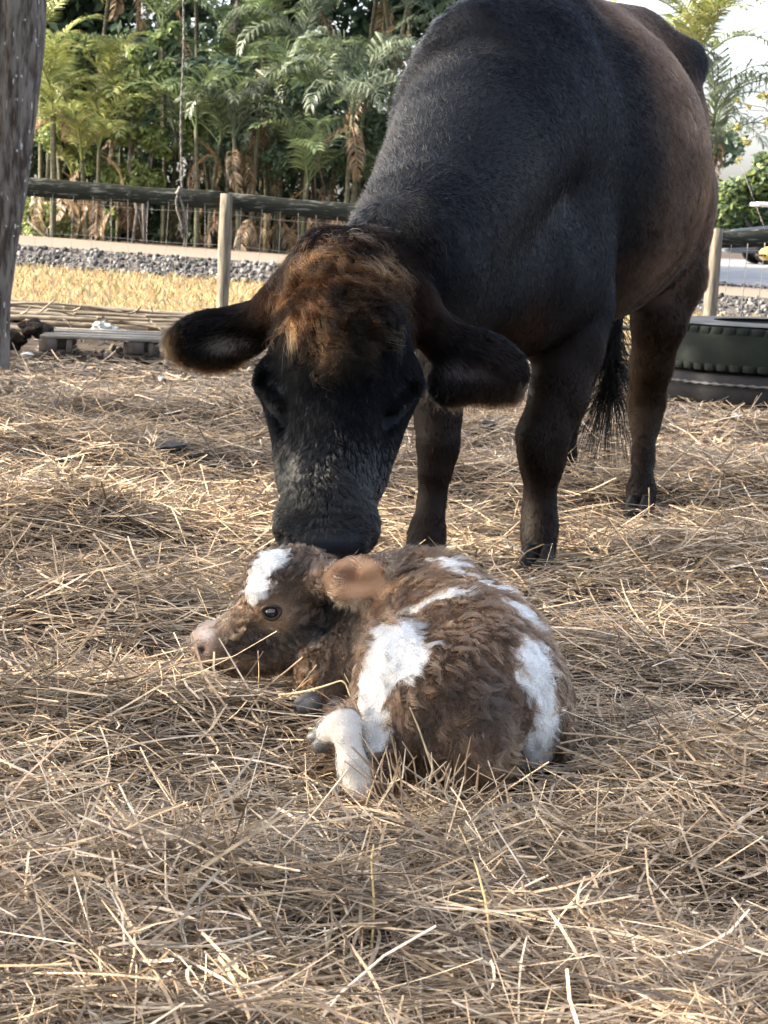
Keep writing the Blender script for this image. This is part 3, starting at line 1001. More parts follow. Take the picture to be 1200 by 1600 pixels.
# ---- stacked tyres used as a trough
M_tyre = mat('mossy_tyre_rubber', (0.009, 0.0112, 0.0112), 0.85, 0.15, noise=(6, (0.0145, 0.020, 0.0155), 0.42, 0.65), bump=(30, .4, .006))
M_tyre2 = mat('dusty_tyre_rubber', (0.014, 0.0138, 0.0155), 0.85, 0.2, noise=(4, (0.027, 0.027, 0.031), 0.45, 0.7), bump=(25, .4, .006))
M_rim_pale = mat('pale_tyre_wall', (0.10, 0.10, 0.10), 0.9, 0.2, noise=(12, (0.09, 0.09, 0.09), 0.5, 0.7))  # paler than the rubber: light on the upper rim put into the colour
TC = np.array((px2x(1240, 11.7), 11.8, 0.0))
TC[2] = float(H(TC[0] - .4, 11.0)) - .01


def lathe(prof, n=96):
    V, Q = [], []
    for i in range(n):
        th = 2 * math.pi * i / n
        for r, z in prof:
            V.append((r * math.cos(th), r * math.sin(th), z))
    m = len(prof)
    for i in range(n):
        for j in range(m - 1):
            Q.append((i * m + j, ((i + 1) % n) * m + j, ((i + 1) % n) * m + j + 1, i * m + j + 1))
    return V, Q


lt = thing('tyre', 'lower dusty grey tyre of the stacked tyre trough at the right edge', 'tyre', TC, 'stacked tyres of the trough')
V, Q = lathe([(.44, .03), (.60, .0), (.755, .015), (.785, .05), (.79, .10), (.787, .128), (.792, .134), (.787, .140), (.775, .178), (.72, .192), (.5, .185), (.44, .15)])
obj('carcass', MB().add(V, Q).mesh('carcass', True), M_tyre2, lt)
V, Q = lathe([(.788, .128), (.800, .133), (.801, .137), (.788, .142)], 160)
V = [(x * (1 + .003 * math.sin(i * 1.7)), y * (1 + .003 * math.sin(i * 1.7)), z + .004 * math.sin(i * .9)) for i, (x, y, z) in enumerate(V)]
obj('moulding_ridge', MB().add(V, Q).mesh('moulding_ridge', True), M_rim_pale, lt)
ut = thing('tyre', 'upper mossy green-black tyre with notched tread at the right edge', 'tyre', TC + (0, 0, .195), 'stacked tyres of the trough')
V, Q = lathe([(.45, .0), (.70, .004), (.772, .015), (.783, .05), (.786, .12), (.783, .20), (.772, .238), (.70, .255), (.55, .262), (.45, .24), (.47, .15), (.45, .0)])
obj('carcass', MB().add(V, Q).mesh('carcass', True), M_tyre, ut)
V, Q = lathe([(.765, .252), (.72, .262), (.6, .268), (.47, .262)])
obj('side_wall', MB().add(V, Q).mesh('side_wall', True), M_rim_pale, ut)
nl = 62
sh = MB().box((0, 0, 0), (.030, .062, .040), ch=.2).mesh('tread_lug')
for i in range(nl):
    th = 2 * math.pi * i / nl
    if math.sin(th) > .35:
        continue                                               # the far side is not seen
    for z, off in ((.222, 0), (.028, .5)):
        a = th + off * 2 * math.pi / nl
        obj('tread_lug', sh, M_tyre, ut, (.7705 * math.cos(a), .7705 * math.sin(a), z), (0, 0, a))

# ---- parked vehicles far right
M_carpaint = mat('dark_blue_paint', (0.02, 0.027, 0.045), 0.25, 0.5, coat=.6)
M_yellow = mat('yellow_paint', (0.62, 0.40, 0.06), 0.4, 0.5)
M_white = mat('white_canopy', (0.8, 0.8, 0.78), 0.5, 0.4)
M_glass = mat('dark_car_glass', (0.02, 0.025, 0.03), 0.08, 0.6)
M_rubber = mat('black_rubber', (0.02, 0.02, 0.02), 0.8, 0.2)
M_chrome = mat('pale_bumper', (0.45, 0.46, 0.47), 0.35, 0.6)
M_seat = mat('tan_seat', (0.42, 0.24, 0.12), 0.7, 0.3)


def prism(prof, y0, y1, name, m, parent, inset=.06):
    """outline in x,z given a depth from y0 to y1, its sides tumbling in a little towards the top"""
    P = np.array(prof, dtype=float)
    n = len(P)
    zmax = P[:, 1].max()
    ins = inset * (P[:, 1] / zmax) ** 2
    V = np.concatenate([np.stack([P[:, 0], np.full(n, y0) + ins, P[:, 1]], 1), np.stack([P[:, 0], np.full(n, y1) - ins, P[:, 1]], 1)])
    bm = bmesh.new()
    vs = [bm.verts.new(v) for v in V]
    bm.faces.new(vs[:n])
    bm.faces.new(vs[n:][::-1])
    for i in range(n):
        bm.faces.new((vs[i], vs[n + i], vs[n + (i + 1) % n], vs[(i + 1) % n]))
    bmesh.ops.recalc_face_normals(bm, faces=bm.faces[:])
    bmesh.ops.bevel(bm, geom=bm.edges[:], offset=.03, segments=2, affect='EDGES')
    me = bpy.data.meshes.new(name)
    for f in bm.faces:
        f.smooth = True
    bm.to_mesh(me)
    bm.free()
    return obj(name, me, m, parent)


def wheel(parent, x, y, r, w):
    wh = obj('wheel', None, None, parent, (x, y, r))
    V, Q = lathe([(r * .55, -w / 2), (r * .9, -w / 2), (r, -w * .3), (r, w * .3), (r * .9, w / 2), (r * .55, w / 2)], 28)
    V = [(a, c, b) for a, b, c in V]
    obj('tyre', MB().add(V, Q).mesh('tyre', True), M_rubber, wh)
    V, Q = lathe([(r * .56, -w * .4), (r * .5, -w * .2), (r * .15, -w * .25), (.001, -w * .3)], 20)
    V = [(a, c, b) for a, b, c in V]
    obj('rim', MB().add(V, Q).mesh('rim', True), M_chrome, wh)


CY = 47.0
cb = at(1128, 415, CY)
car = thing('parked_car', 'dark blue parked car mostly hidden behind the rail at the far right', 'car', (cb[0], CY, float(gz(cb[0], CY)) + .02))
prism([(.02, .22), (.0, .55), (.12, .72), (1.15, .86), (1.75, 1.36), (2.9, 1.40), (3.6, 1.0), (4.3, .92), (4.4, .5), (4.35, .24)], -.85, .85, 'body', M_carpaint, car)
prism([(1.28, .90), (1.80, 1.30), (2.3, 1.33), (2.3, .90)], -.865, -.80, 'window', M_glass, car, .02)
prism([(2.36, .90), (2.36, 1.33), (2.85, 1.33), (3.4, .95)], -.865, -.80, 'window', M_glass, car, .02)
MB().box((.02, -.35, .38), (.16, .9, .14)).build('bumper', M_chrome, car)
MB().box((.09, -.62, .58), (.12, .28, .11)).build('headlight', M_chrome, car)
for x in (.85, 3.55):
    for y in (-.78, .78):
        wheel(car, x, y, .31, .2)
CY = 44.0
cb = at(1189, 416, CY)
cart = thing('utility_cart', 'yellow utility cart with a white canopy roof cut by the right edge', 'cart', (cb[0], CY, float(gz(cb[0], CY)) + .02))
prism([(.05, .16), (.0, .30), (.10, .42), (.55, .52), (.62, .2), (1.5, .2), (1.55, .55), (2.1, .6), (2.2, .2)], -.5, .5, 'body', M_yellow, cart)
MB().box((.0, 0, .26), (.10, .9, .05)).build('bumper', M_rubber, cart)
MB().box((1.25, 0, .50), (.5, .9, .12)).build('seat', M_seat, cart)
MB().box((1.52, 0, .78), (.1, .9, .40), (0, .2, 0)).build('seat_back', M_seat, cart)
MB().box((.85, 0, 1.28), (2.1, 1.1, .07), (0, .02, 0)).build('canopy', M_white, cart)
for x, q in ((.55, .35), (1.75, 1.7)):
    for y in (-.42, .42):
        MB().tube([(x, y, .45), ((x + q) / 2, y, .9), (q, y, 1.25)], .02, 6).build('canopy_post', M_rubber, cart)
for x in (.42, 1.8):
    for y in (-.45, .45):
        wheel(cart, x, y, .22, .16)
yb = at(1099, 416, 45.0)
byy = thing('yellow_bollard', 'short yellow bollard beside the cow rump far behind the fence', 'bollard', (yb[0], 45.0, float(gz(yb[0], 45)) + .02))
MB().tube([(0, 0, -.02), (0, 0, .2), (0, 0, .24)], [.09, .09, .06], 12).build('post', M_yellow, byy, True)
MB().tube([(0, 0, .09), (0, 0, .12)], [.094, .094], 12).build('band', M_rubber, byy, True)
# ------------------------------------------------------------------ animals: smooth distance field -> one continuous skin
class Field:
    def __init__(s, lo, hi, h):
        s.lo, s.h = np.array(lo, dtype=float), h
        s.n = np.ceil((np.array(hi) - s.lo) / h).astype(int) + 1
        s.d = np.full(s.n, 0.5, dtype=np.float32)

    def _sub(s, lo, hi):
        a = np.clip(np.floor((lo - s.lo) / s.h).astype(int), 0, s.n)
        b = np.clip(np.ceil((hi - s.lo) / s.h).astype(int) + 1, 0, s.n)
        if np.any(b <= a):
            return None
        ax = [s.lo[i] + np.arange(a[i], b[i]) * s.h for i in range(3)]
        return tuple(slice(a[i], b[i]) for i in range(3)), np.stack(np.meshgrid(*ax, indexing='ij'), -1)

    def _put(s, sl, b, k, op):
        a = s.d[sl]
        if op == 'sub':
            b = -b
            hh = np.maximum(k - np.abs(a - b), 0) / max(k, 1e-6)
            s.d[sl] = np.maximum(a, b) + hh * hh * k * .25
        else:
            hh = np.maximum(k - np.abs(a - b), 0) / max(k, 1e-6)
            s.d[sl] = np.minimum(a, b) - hh * hh * k * .25

    def ell(s, c, r, k=.03, rot=None, op='add'):
        c, r = np.asarray(c, dtype=float), np.asarray(r, dtype=float)
        m = r.max() + k + 2 * s.h
        q = s._sub(c - m, c + m)
        if q is None:
            return
        sl, p = q
        p = p - c
        if rot is not None:
            p = p @ np.asarray(rot)          # columns of rot are the ellipsoid's axes
        k0 = np.linalg.norm(p / r, axis=-1)
        k1 = np.linalg.norm(p / (r * r), axis=-1)
        s._put(sl, (k0 * (k0 - 1) / np.maximum(k1, 1e-6)).astype(np.float32), k, op)

    def cone(s, a, b, ra, rb, k=.03, op='add'):
        a, b = np.asarray(a, dtype=float), np.asarray(b, dtype=float)
        m = max(ra, rb) + k + 2 * s.h
        q = s._sub(np.minimum(a, b) - m, np.maximum(a, b) + m)
        if q is None:
            return
        sl, p = q
        ba = b - a
        t = np.clip(((p - a) @ ba) / (ba @ ba), 0, 1)
        d = np.linalg.norm(p - a - t[..., None] * ba, axis=-1) - (ra + (rb - ra) * t)
        s._put(sl, d.astype(np.float32), k, op)

    def chain(s, pts, k=.03):
        for (a, ra), (b, rb) in zip(pts[:-1], pts[1:]):
            s.cone(a, b, ra, rb, k)

    def sample(s, P):
        q = (np.asarray(P) - s.lo) / s.h
        i = np.round(q).astype(int)
        ok = np.all((i >= 0) & (i < s.n), -1)
        i = np.clip(i, 0, s.n - 1)
        return np.where(ok, s.d[i[..., 0], i[..., 1], i[..., 2]], .5)

    def nets(s):
        """naive surface nets"""
        d = s.d
        neg = d < 0
        n = np.array(d.shape)
        cells = neg[:-1, :-1, :-1].astype(np.int8)
        cnt = np.zeros(n - 1, dtype=np.int8)
        for dx in (0, 1):
            for dy in (0, 1):
                for dz in (0, 1):
                    cnt += neg[dx:n[0] - 1 + dx, dy:n[1] - 1 + dy, dz:n[2] - 1 + dz]
        act = (cnt > 0) & (cnt < 8)
        idx = np.argwhere(act)
        vid = np.full(n - 1, -1, dtype=np.int64)
        vid[act] = np.arange(len(idx))
        acc = np.zeros((len(idx), 3))
        num = np.zeros(len(idx))
        corners = [(x, y, z) for x in (0, 1) for y in (0, 1) for z in (0, 1)]
        for c0 in corners:
            for ax in range(3):
                if c0[ax]:
                    continue
                c1 = list(c0)
                c1[ax] = 1
                v0 = d[idx[:, 0] + c0[0], idx[:, 1] + c0[1], idx[:, 2] + c0[2]]
                v1 = d[idx[:, 0] + c1[0], idx[:, 1] + c1[1], idx[:, 2] + c1[2]]
                m = (v0 < 0) != (v1 < 0)
                t = np.where(m, v0 / np.where(v0 == v1, 1, v0 - v1), 0)
                p = np.tile(np.array(c0, dtype=float), (len(idx), 1))
                p[:, ax] += t
                acc[m] += p[m]
                num[m] += 1
        V = s.lo + (idx + acc / num[:, None]) * s.h
        F = []
        for ax in range(3):
            o1, o2 = [a for a in range(3) if a != ax]
            sl0, sl1 = [slice(None)] * 3, [slice(None)] * 3
            sl0[ax], sl1[ax] = slice(0, -1), slice(1, None)
            e = neg[tuple(sl0)] != neg[tuple(sl1)]
            ed = np.argwhere(e)
            ed = ed[(ed[:, o1] > 0) & (ed[:, o2] > 0) & (ed[:, o1] < n[o1] - 1) & (ed[:, o2] < n[o2] - 1)]
            def vv(a, b):
                q = ed.copy()
                q[:, o1] -= a
                q[:, o2] -= b
                return vid[q[:, 0], q[:, 1], q[:, 2]]
            f = np.stack([vv(1, 1), vv(0, 1), vv(0, 0), vv(1, 0)], -1)
            s0 = neg[ed[:, 0], ed[:, 1], ed[:, 2]]
            flip = s0 if ax != 1 else ~s0
            f[~flip] = f[~flip][:, ::-1]
            F.append(f)
        return V, np.concatenate(F)


def laplace(V, F, it=3, lam=.5):
    e = np.concatenate([F[:, [0, 1]], F[:, [1, 2]], F[:, [2, 3]], F[:, [3, 0]]])
    for k in range(it):
        acc, num = np.zeros_like(V), np.zeros(len(V))
        for a, b in ((0, 1), (1, 0)):
            for ax in range(3):
                acc[:, ax] += np.bincount(e[:, a], weights=V[e[:, b], ax], minlength=len(V))
            num += np.bincount(e[:, a], minlength=len(V))
        V = V + lam * (acc / np.maximum(num, 1)[:, None] - V)
    return V


def normals(V, F):
    fn = np.cross(V[F[:, 2]] - V[F[:, 0]], V[F[:, 3]] - V[F[:, 1]])
    n = np.zeros_like(V)
    for j in range(4):
        for ax in range(3):
            n[:, ax] += np.bincount(F[:, j], weights=fn[:, ax], minlength=len(V))
    return n / (np.linalg.norm(n, axis=1)[:, None] + 1e-12)


def axes(*cols):
    """orthonormal axes from two given directions (columns)"""
    a = np.asarray(cols[0], dtype=float)
    a /= np.linalg.norm(a)
    b = np.asarray(cols[1], dtype=float)
    b = b - a * (a @ b)
    b /= np.linalg.norm(b)
    return np.stack([a, b, np.cross(a, b)], 1)


# ---------------------------------------------------------------- the cow
FWD = np.array((-0.51, -1.5, 0.0))
FWD /= np.linalg.norm(FWD)
LAT = np.array((FWD[1], -FWD[0], 0))
LAT = -LAT if LAT[0] < 0 else LAT
AX_B = axes(LAT, FWD)


def P3(px, py, Y, r):
    return (at(px, py, Y), rr(r, Y))


def cow_field(F):
    F.ell(at(895, 265, 6.25), (.375, .83, .465), .05, AX_B)                 # barrel
    F.ell(at(975, 205, 6.92), (.265, .36, .30), .10, AX_B)                  # rump
    F.ell(at(1060, 100, 7.0), (.088, .20, .088), .06, AX_B)                 # hip bone
    F.ell(at(1005, 330, 6.7), (.21, .30, .26), .10, AX_B)
    F.ell(at(795, 255, 5.62), (.265, .40, .41), .06, AX_B)                  # chest
    F.ell(at(850, 190, 5.50), (.16, .26, .30), .08, AX_B)                   # near shoulder
    F.ell(at(696, 240, 5.45), (.105, .24, .26), .08, AX_B)
    F.cone(at(745, 70, 5.35), at(840, 45, 5.85), .11, .14, .10)             # withers
    F.cone(at(835, 60, 5.9), at(985, 75, 6.9), .12, .13, .08)               # backbone
    # neck
    F.cone(at(642, 410, 4.42), at(770, 200, 5.3), .135, .235, .08)
    F.cone(at(610, 440, 4.35), at(655, 360, 4.55), .11, .12, .06)
    F.cone(at(668, 470, 4.5), at(770, 410, 5.2), .10, .18, .08)
    F.ell(at(795, 430, 5.32), (.18, .22, .18), .12, AX_B)                  # brisket
    F.cone(at(740, 455, 4.95), at(815, 505, 5.25), .06, .07, .07)
    F.ell(at(855, 425, 5.52), (.155, .22, .21), .12, AX_B)
    # forelegs
    F.chain([P3(872, 400, 5.62, 80), P3(886, 480, 5.58, 66), P3(888, 545, 5.52, 50), P3(873, 620, 5.45, 41), P3(848, 682, 5.40, 36), P3(847, 725, 5.40, 28), P3(843, 785, 5.41, 20), P3(843, 825, 5.39, 23), P3(842, 850, 5.36, 25)], .05)
    F.chain([P3(842, 850, 5.36, 25), P3(841, 872, 5.33, 23), P3(842, 898, 5.28, 27)], .02)
    F.cone(at(832, 690, 5.34), at(836, 715, 5.36), .040, .034, .02)
    F.chain([P3(720, 430, 5.5, 90), P3(705, 520, 5.42, 55), P3(690, 600, 5.32, 39), P3(684, 650, 5.26, 34), P3(685, 695, 5.23, 31), P3(680, 735, 5.23, 24), P3(675, 780, 5.24, 20), P3(668, 830, 5.2, 26), P3(664, 860, 5.16, 27), P3(662, 897, 5.10, 30)], .03)
    # hind legs
    F.chain([P3(1015, 320, 6.8, 105), P3(1040, 430, 6.72, 62), P3(1030, 500, 6.66, 42), P3(1018, 570, 6.72, 32), P3(1010, 630, 6.80, 28), P3(1008, 660, 6.78, 22), P3(1005, 715, 6.68, 16), P3(1002, 765, 6.60, 20), P3(1000, 785, 6.55, 20), P3(998, 812, 6.48, 24)], .03)
    F.cone(at(1003, 625, 6.86), at(1006, 660, 6.84), .035, .03, .03)
    F.chain([P3(905, 420, 7.25, 100), P3(905, 520, 7.22, 48), P3(899, 585, 7.32, 30), P3(894, 620, 7.36, 24), P3(890, 650, 7.34, 17), P3(885, 710, 7.3, 14), P3(880, 745, 7.26, 18), P3(877, 766, 7.2, 21)], .03)
    # skull
    F.ell(at(537, 482, 4.22), (.134, .13, .125), .05)
    F.ell(at(533, 560, 4.11), (.132, .11, .13), .05)
    F.cone(at(508, 398, 4.26), at(446, 470, 4.24), .048, .045, .04)
    F.cone(at(575, 398, 4.26), at(640, 470, 4.24), .048, .045, .04)
    F.ell(at(540, 402, 4.26), (.075, .085, .045), .05)                       # poll
    for px in (437, 621):
        F.ell(at(px, 592, 4.12), (.044, .055, .046), .035)                   # brow over the eye
    F.ell(at(526, 662, 4.18), (.131, .13, .15), .05)                         # cheeks
    F.cone(at(529, 640, 4.09), at(512, 790, 3.97), .122, .086, .05)
    F.cone(at(528, 620, 4.03), at(512, 770, 3.92), .088, .066, .04)          # nasal bridge
    F.cone(at(440, 600, 4.09), at(460, 740, 4.0), .025, .02, .05)            # facial crests
    F.cone(at(620, 610, 4.09), at(578, 745, 4.0), .025, .02, .05)
    F.ell(at(511, 820, 3.95), (.091, .085, .056), .035)                      # muzzle
    F.ell(at(511, 845, 3.90), (.072, .05, .032), .03)
    F.ell(at(455, 826, 3.93), (.025, .04, .035), .03)
    F.ell(at(566, 830, 3.93), (.025, .04, .035), .03)
    F.cone(at(530, 690, 4.28), at(512, 850, 4.02), .09, .055, .05)           # jaw
    # eye slits
    F.cone(at(413, 606, 4.065), at(450, 655, 4.00), .010, .012, .02, op='sub')
    F.cone(at(648, 608, 4.07), at(606, 655, 4.00), .010, .012, .02, op='sub')
    F.cone(at(409, 596, 4.07), at(440, 625, 4.02), .012, .014, .02)          # upper lids
    F.cone(at(650, 600, 4.07), at(616, 630, 4.02), .012, .014, .02)
    # nostrils
    F.ell(at(438, 842, 3.885), (.009, .026, .013), .012, op='sub')
    F.ell(at(584, 848, 3.885), (.009, .026, .013), .012, op='sub')
    # ears
    F.cone(at(436, 488, 4.23), at(385, 510, 4.26), .046, .042, .03)
    L = axes((-1, 0.05, -.16), (.0, 1, .35))
    F.ell(at(338, 528, 4.26), (.104, .026, .063), .03, L)
    F.ell(at(340, 545, 4.21), (.088, .034, .036), .015, L, op='sub')
    F.cone(at(640, 485, 4.23), at(690, 525, 4.27), .048, .046, .03)
    Rt = axes((1, 0.05, -.40), (.0, 1, .35))
    F.ell(at(752, 562, 4.27), (.106, .026, .065), .03, Rt)
    F.ell(at(755, 592, 4.27), (.07, .022, .042), .04, Rt)
    F.ell(at(705, 600, 4.27), (.05, .024, .045), .03)
    F.ell(at(752, 588, 4.22), (.088, .034, .034), .015, Rt, op='sub')


def clip_faces(V, F, keep):
    F = F[keep]
    u, inv = np.unique(F, return_inverse=True)
    return V[u], inv.reshape(F.shape)


FB = Field((-0.75, 4.0, -0.06), (1.35, 7.75, 1.75), .0125)
cow_field(FB)
Vb, Qb = FB.nets()
Vb = laplace(Vb, Qb, 3)
HB0, HB1 = np.array((-0.62, 3.7, 0.1)), np.array((0.42, 4.52, 1.05))
FH = Field(HB0, HB1, .0058)
cow_field(FH)
Vh, Qh = FH.nets()
Vh = laplace(Vh, Qh, 3)
inb = np.all((Vb > HB0 + .02) & (Vb < HB1 - .02), 1)
Vb, Qb = clip_faces(Vb, Qb, ~np.all(inb[Qb], 1))
# wrinkles of the wet skin above the nose
_n = normals(Vh, Qh)
_q = (Vh - _EYE) @ _M3
_px, _py = 600 + F_PX * _q[:, 0] / -_q[:, 2], 800 - F_PX * _q[:, 1] / -_q[:, 2]
_w = np.exp(-(((_py - 790) / 55) ** 2)) * (_n[:, 1] < -.1)
_ph = _py * .34 - .0022 * (_px - 515) ** 2 * np.sign(1) + 5 * N1(Vh, 22.0)
Vh = Vh + _n * (.0009 * _w * np.sin(_ph))[:, None]
COW_V = np.concatenate([Vb, Vh])
COW_Q = np.concatenate([Qb, Qh + len(Vb)])
COW_N = normals(COW_V, COW_Q)

# ---------------------------------------------------------------- the calf
CALF_LO, CALF_HI = np.array((-0.42, 2.85, -0.04)), np.array((0.42, 4.05, 0.55))
FC = Field(CALF_LO, CALF_HI, .0052)
F = FC
F.ell(at(742, 1088, 3.34), (.140, .17, .150), .03)                            # hindquarters
F.cone(at(728, 1045, 3.42), at(655, 972, 3.64), .138, .112, .04)              # trunk
F.cone(at(785, 1000, 3.46), at(690, 925, 3.62), .055, .055, .05)                # backbone
F.ell(at(690, 1105, 3.24), (.105, .11, .115), .035)                           # thigh
F.ell(at(612, 1050, 3.28), (.055, .075, .085), .035)                          # stifle
F.cone(at(592, 1090, 3.24), at(585, 1170, 3.20), .035, .034, .03)
F.ell(at(826, 1120, 3.34), (.064, .11, .110), .035)
F.ell(at(748, 1165, 3.16), (.058, .045, .068), .03)
F.ell(at(745, 1110, 3.165), (.022, .03, .05), .02)                             # tail head
F.cone(at(650, 945, 3.69), at(520, 945, 3.77), .090, .076, .05)               # neck
F.cone(at(610, 1020, 3.62), at(515, 1050, 3.62), .09, .060, .04)              # breast
F.cone(at(545, 1092, 3.60), at(492, 1102, 3.55), .034, .018, .03)             # folded foreleg
F.chain([P3(605, 1205, 3.15, 30), P3(560, 1228, 3.115, 32), P3(550, 1190, 3.11, 22), P3(544, 1155, 3.13, 22), P3(538, 1134, 3.16, 29)], .008)
F.chain([P3(538, 1134, 3.16, 29), P3(512, 1148, 3.18, 21)], .010)
# head
F.ell(at(452, 922, 3.72), (.072, .07, .074), .03)
F.ell(at(478, 900, 3.73), (.050, .06, .045), .03)
F.ell(at(420, 900, 3.70), (.036, .05, .040), .03)
F.ell(at(462, 985, 3.70), (.062, .055, .055), .03)
F.cone(at(425, 960, 3.69), at(352, 1006, 3.67), .057, .040, .03)
F.ell(at(331, 1010, 3.67), (.034, .038, .038), .02)
F.ell(at(318, 1000, 3.665), (.022, .03, .022), .012)
F.cone(at(440, 1022, 3.68), at(358, 1040, 3.67), .036, .020, .025)
F.ell(at(412, 930, 3.655), (.03, .028, .02), .02)                             # brow
F.ell(at(424, 956, 3.640), (.024, .018, .020), .012)                          # eyelids
F.ell(at(315, 1016, 3.632), (.010, .016, .0065), .006, op='sub')              # nostril
F.cone(at(332, 1036, 3.62), at(372, 1045, 3.62), .0022, .003, .004, op='sub') # mouth
F.cone(at(498, 915, 3.68), at(524, 908, 3.585), .027, .023, .02)               # ear
E = axes((1, .10, .24), (-.1, 1, -.25))
F.ell(at(555, 904, 3.562), (.059, .011, .042), .010, E)
F.ell(at(558, 903, 3.542), (.050, .017, .031), .005, E, op='sub')
F.cone(at(572, 894, 3.562), at(606, 879, 3.556), .015, .005, .012)
CALF_V, CALF_Q = FC.nets()
CALF_V = laplace(CALF_V, CALF_Q, 3)
CALF_N = normals(CALF_V, CALF_Q)
# ---------------------------------------------------------------- skin, hair
def skin_mat(name, spec=.4, bump=.5):
    m = bpy.data.materials.new(name)
    m.use_nodes = True
    t = m.node_tree
    b = t.nodes['Principled BSDF']
    a = t.nodes.new('ShaderNodeAttribute')
    a.attribute_name = 'tint'
    t.links.new(a.outputs['Color'], b.inputs['Base Color'])
    t.links.new(a.outputs['Alpha'], b.inputs['Roughness'])
    b.inputs['Specular IOR Level'].default_value = spec
    tc = t.nodes.new('ShaderNodeTexCoord')
    n = t.nodes.new('ShaderNodeTexNoise')
    n.inputs['Scale'].default_value = 160
    n.inputs['Detail'].default_value = 5
    t.links.new(tc.outputs['Object'], n.inputs['Vector'])
    bp = t.nodes.new('ShaderNodeBump')
    bp.inputs['Strength'].default_value = bump
    bp.inputs['Distance'].default_value = .003
    t.links.new(n.outputs[0], bp.inputs['Height'])
    t.links.new(bp.outputs[0], b.inputs['Normal'])
    return m


def hair_mat(name, rough=.35, rrough=.45, ior=1.5, coat=0.0):
    m = bpy.data.materials.new(name)
    m.use_nodes = True
    t = m.node_tree
    t.nodes.remove(t.nodes['Principled BSDF'])
    h = t.nodes.new('ShaderNodeBsdfHairPrincipled')
    h.parametrization = 'COLOR'
    a = t.nodes.new('ShaderNodeAttribute')
    a.attribute_name = 'tint'
    t.links.new(a.outputs['Color'], h.inputs['Color'])
    h.inputs['Roughness'].default_value = rough
    h.inputs['Radial Roughness'].default_value = rrough
    if 'Coat' in h.inputs:
        h.inputs['Coat'].default_value = coat
    h.inputs['IOR'].default_value = ior
    t.links.new(h.outputs[0], t.nodes['Material Output'].inputs[0])
    return m


def set_alpha(me, al):
    a = me.color_attributes['tint']
    c = np.empty(len(me.vertices) * 4, dtype=np.float32)
    a.data.foreach_get('color', c)
    c = c.reshape(-1, 4)
    c[:, 3] = al
    a.data.foreach_set('color', c.ravel())


def tangent(d, n):
    t = d - n * np.sum(d * n, -1, keepdims=True)
    return t / (np.linalg.norm(t, axis=-1, keepdims=True) + 1e-9)


def unit(v):
    return v / (np.linalg.norm(v, axis=-1, keepdims=True) + 1e-9)


def idw(P, pts, dirs, power=4):
    pts, dirs = np.asarray(pts), unit(np.asarray(dirs, dtype=float))
    out = np.zeros_like(P)
    for s in range(0, len(P), 20000):
        q = P[s:s + 20000]
        d = np.linalg.norm(q[:, None] - pts[None], axis=-1) + 1e-3
        w = 1 / d ** power
        out[s:s + 20000] = (w[..., None] * dirs[None]).sum(1) / w.sum(1)[:, None]
    return unit(out)


def roots(V, Q, N, n, dens, back=-.45):
    """n root points on the skin, with normals; dens(P) scales the density"""
    T = np.concatenate([Q[:, [0, 1, 2]], Q[:, [0, 2, 3]]])
    c = V[T].mean(1)
    area = np.linalg.norm(np.cross(V[T[:, 1]] - V[T[:, 0]], V[T[:, 2]] - V[T[:, 0]]), axis=1)
    nn = unit(N[T].mean(1))
    view = unit(_EYE - c)
    w = area * dens(c) * (np.sum(nn * view, 1) > back)
    k = rng.choice(len(T), n, p=w / w.sum())
    a, b = rng.random(n), rng.random(n)
    f = a + b > 1
    a[f], b[f] = 1 - a[f], 1 - b[f]
    t = T[k]
    P = V[t[:, 0]] + a[:, None] * (V[t[:, 1]] - V[t[:, 0]]) + b[:, None] * (V[t[:, 2]] - V[t[:, 0]])
    return P, unit(N[t[:, 0]] * (1 - a - b)[:, None] + N[t[:, 1]] * a[:, None] + N[t[:, 2]] * b[:, None])


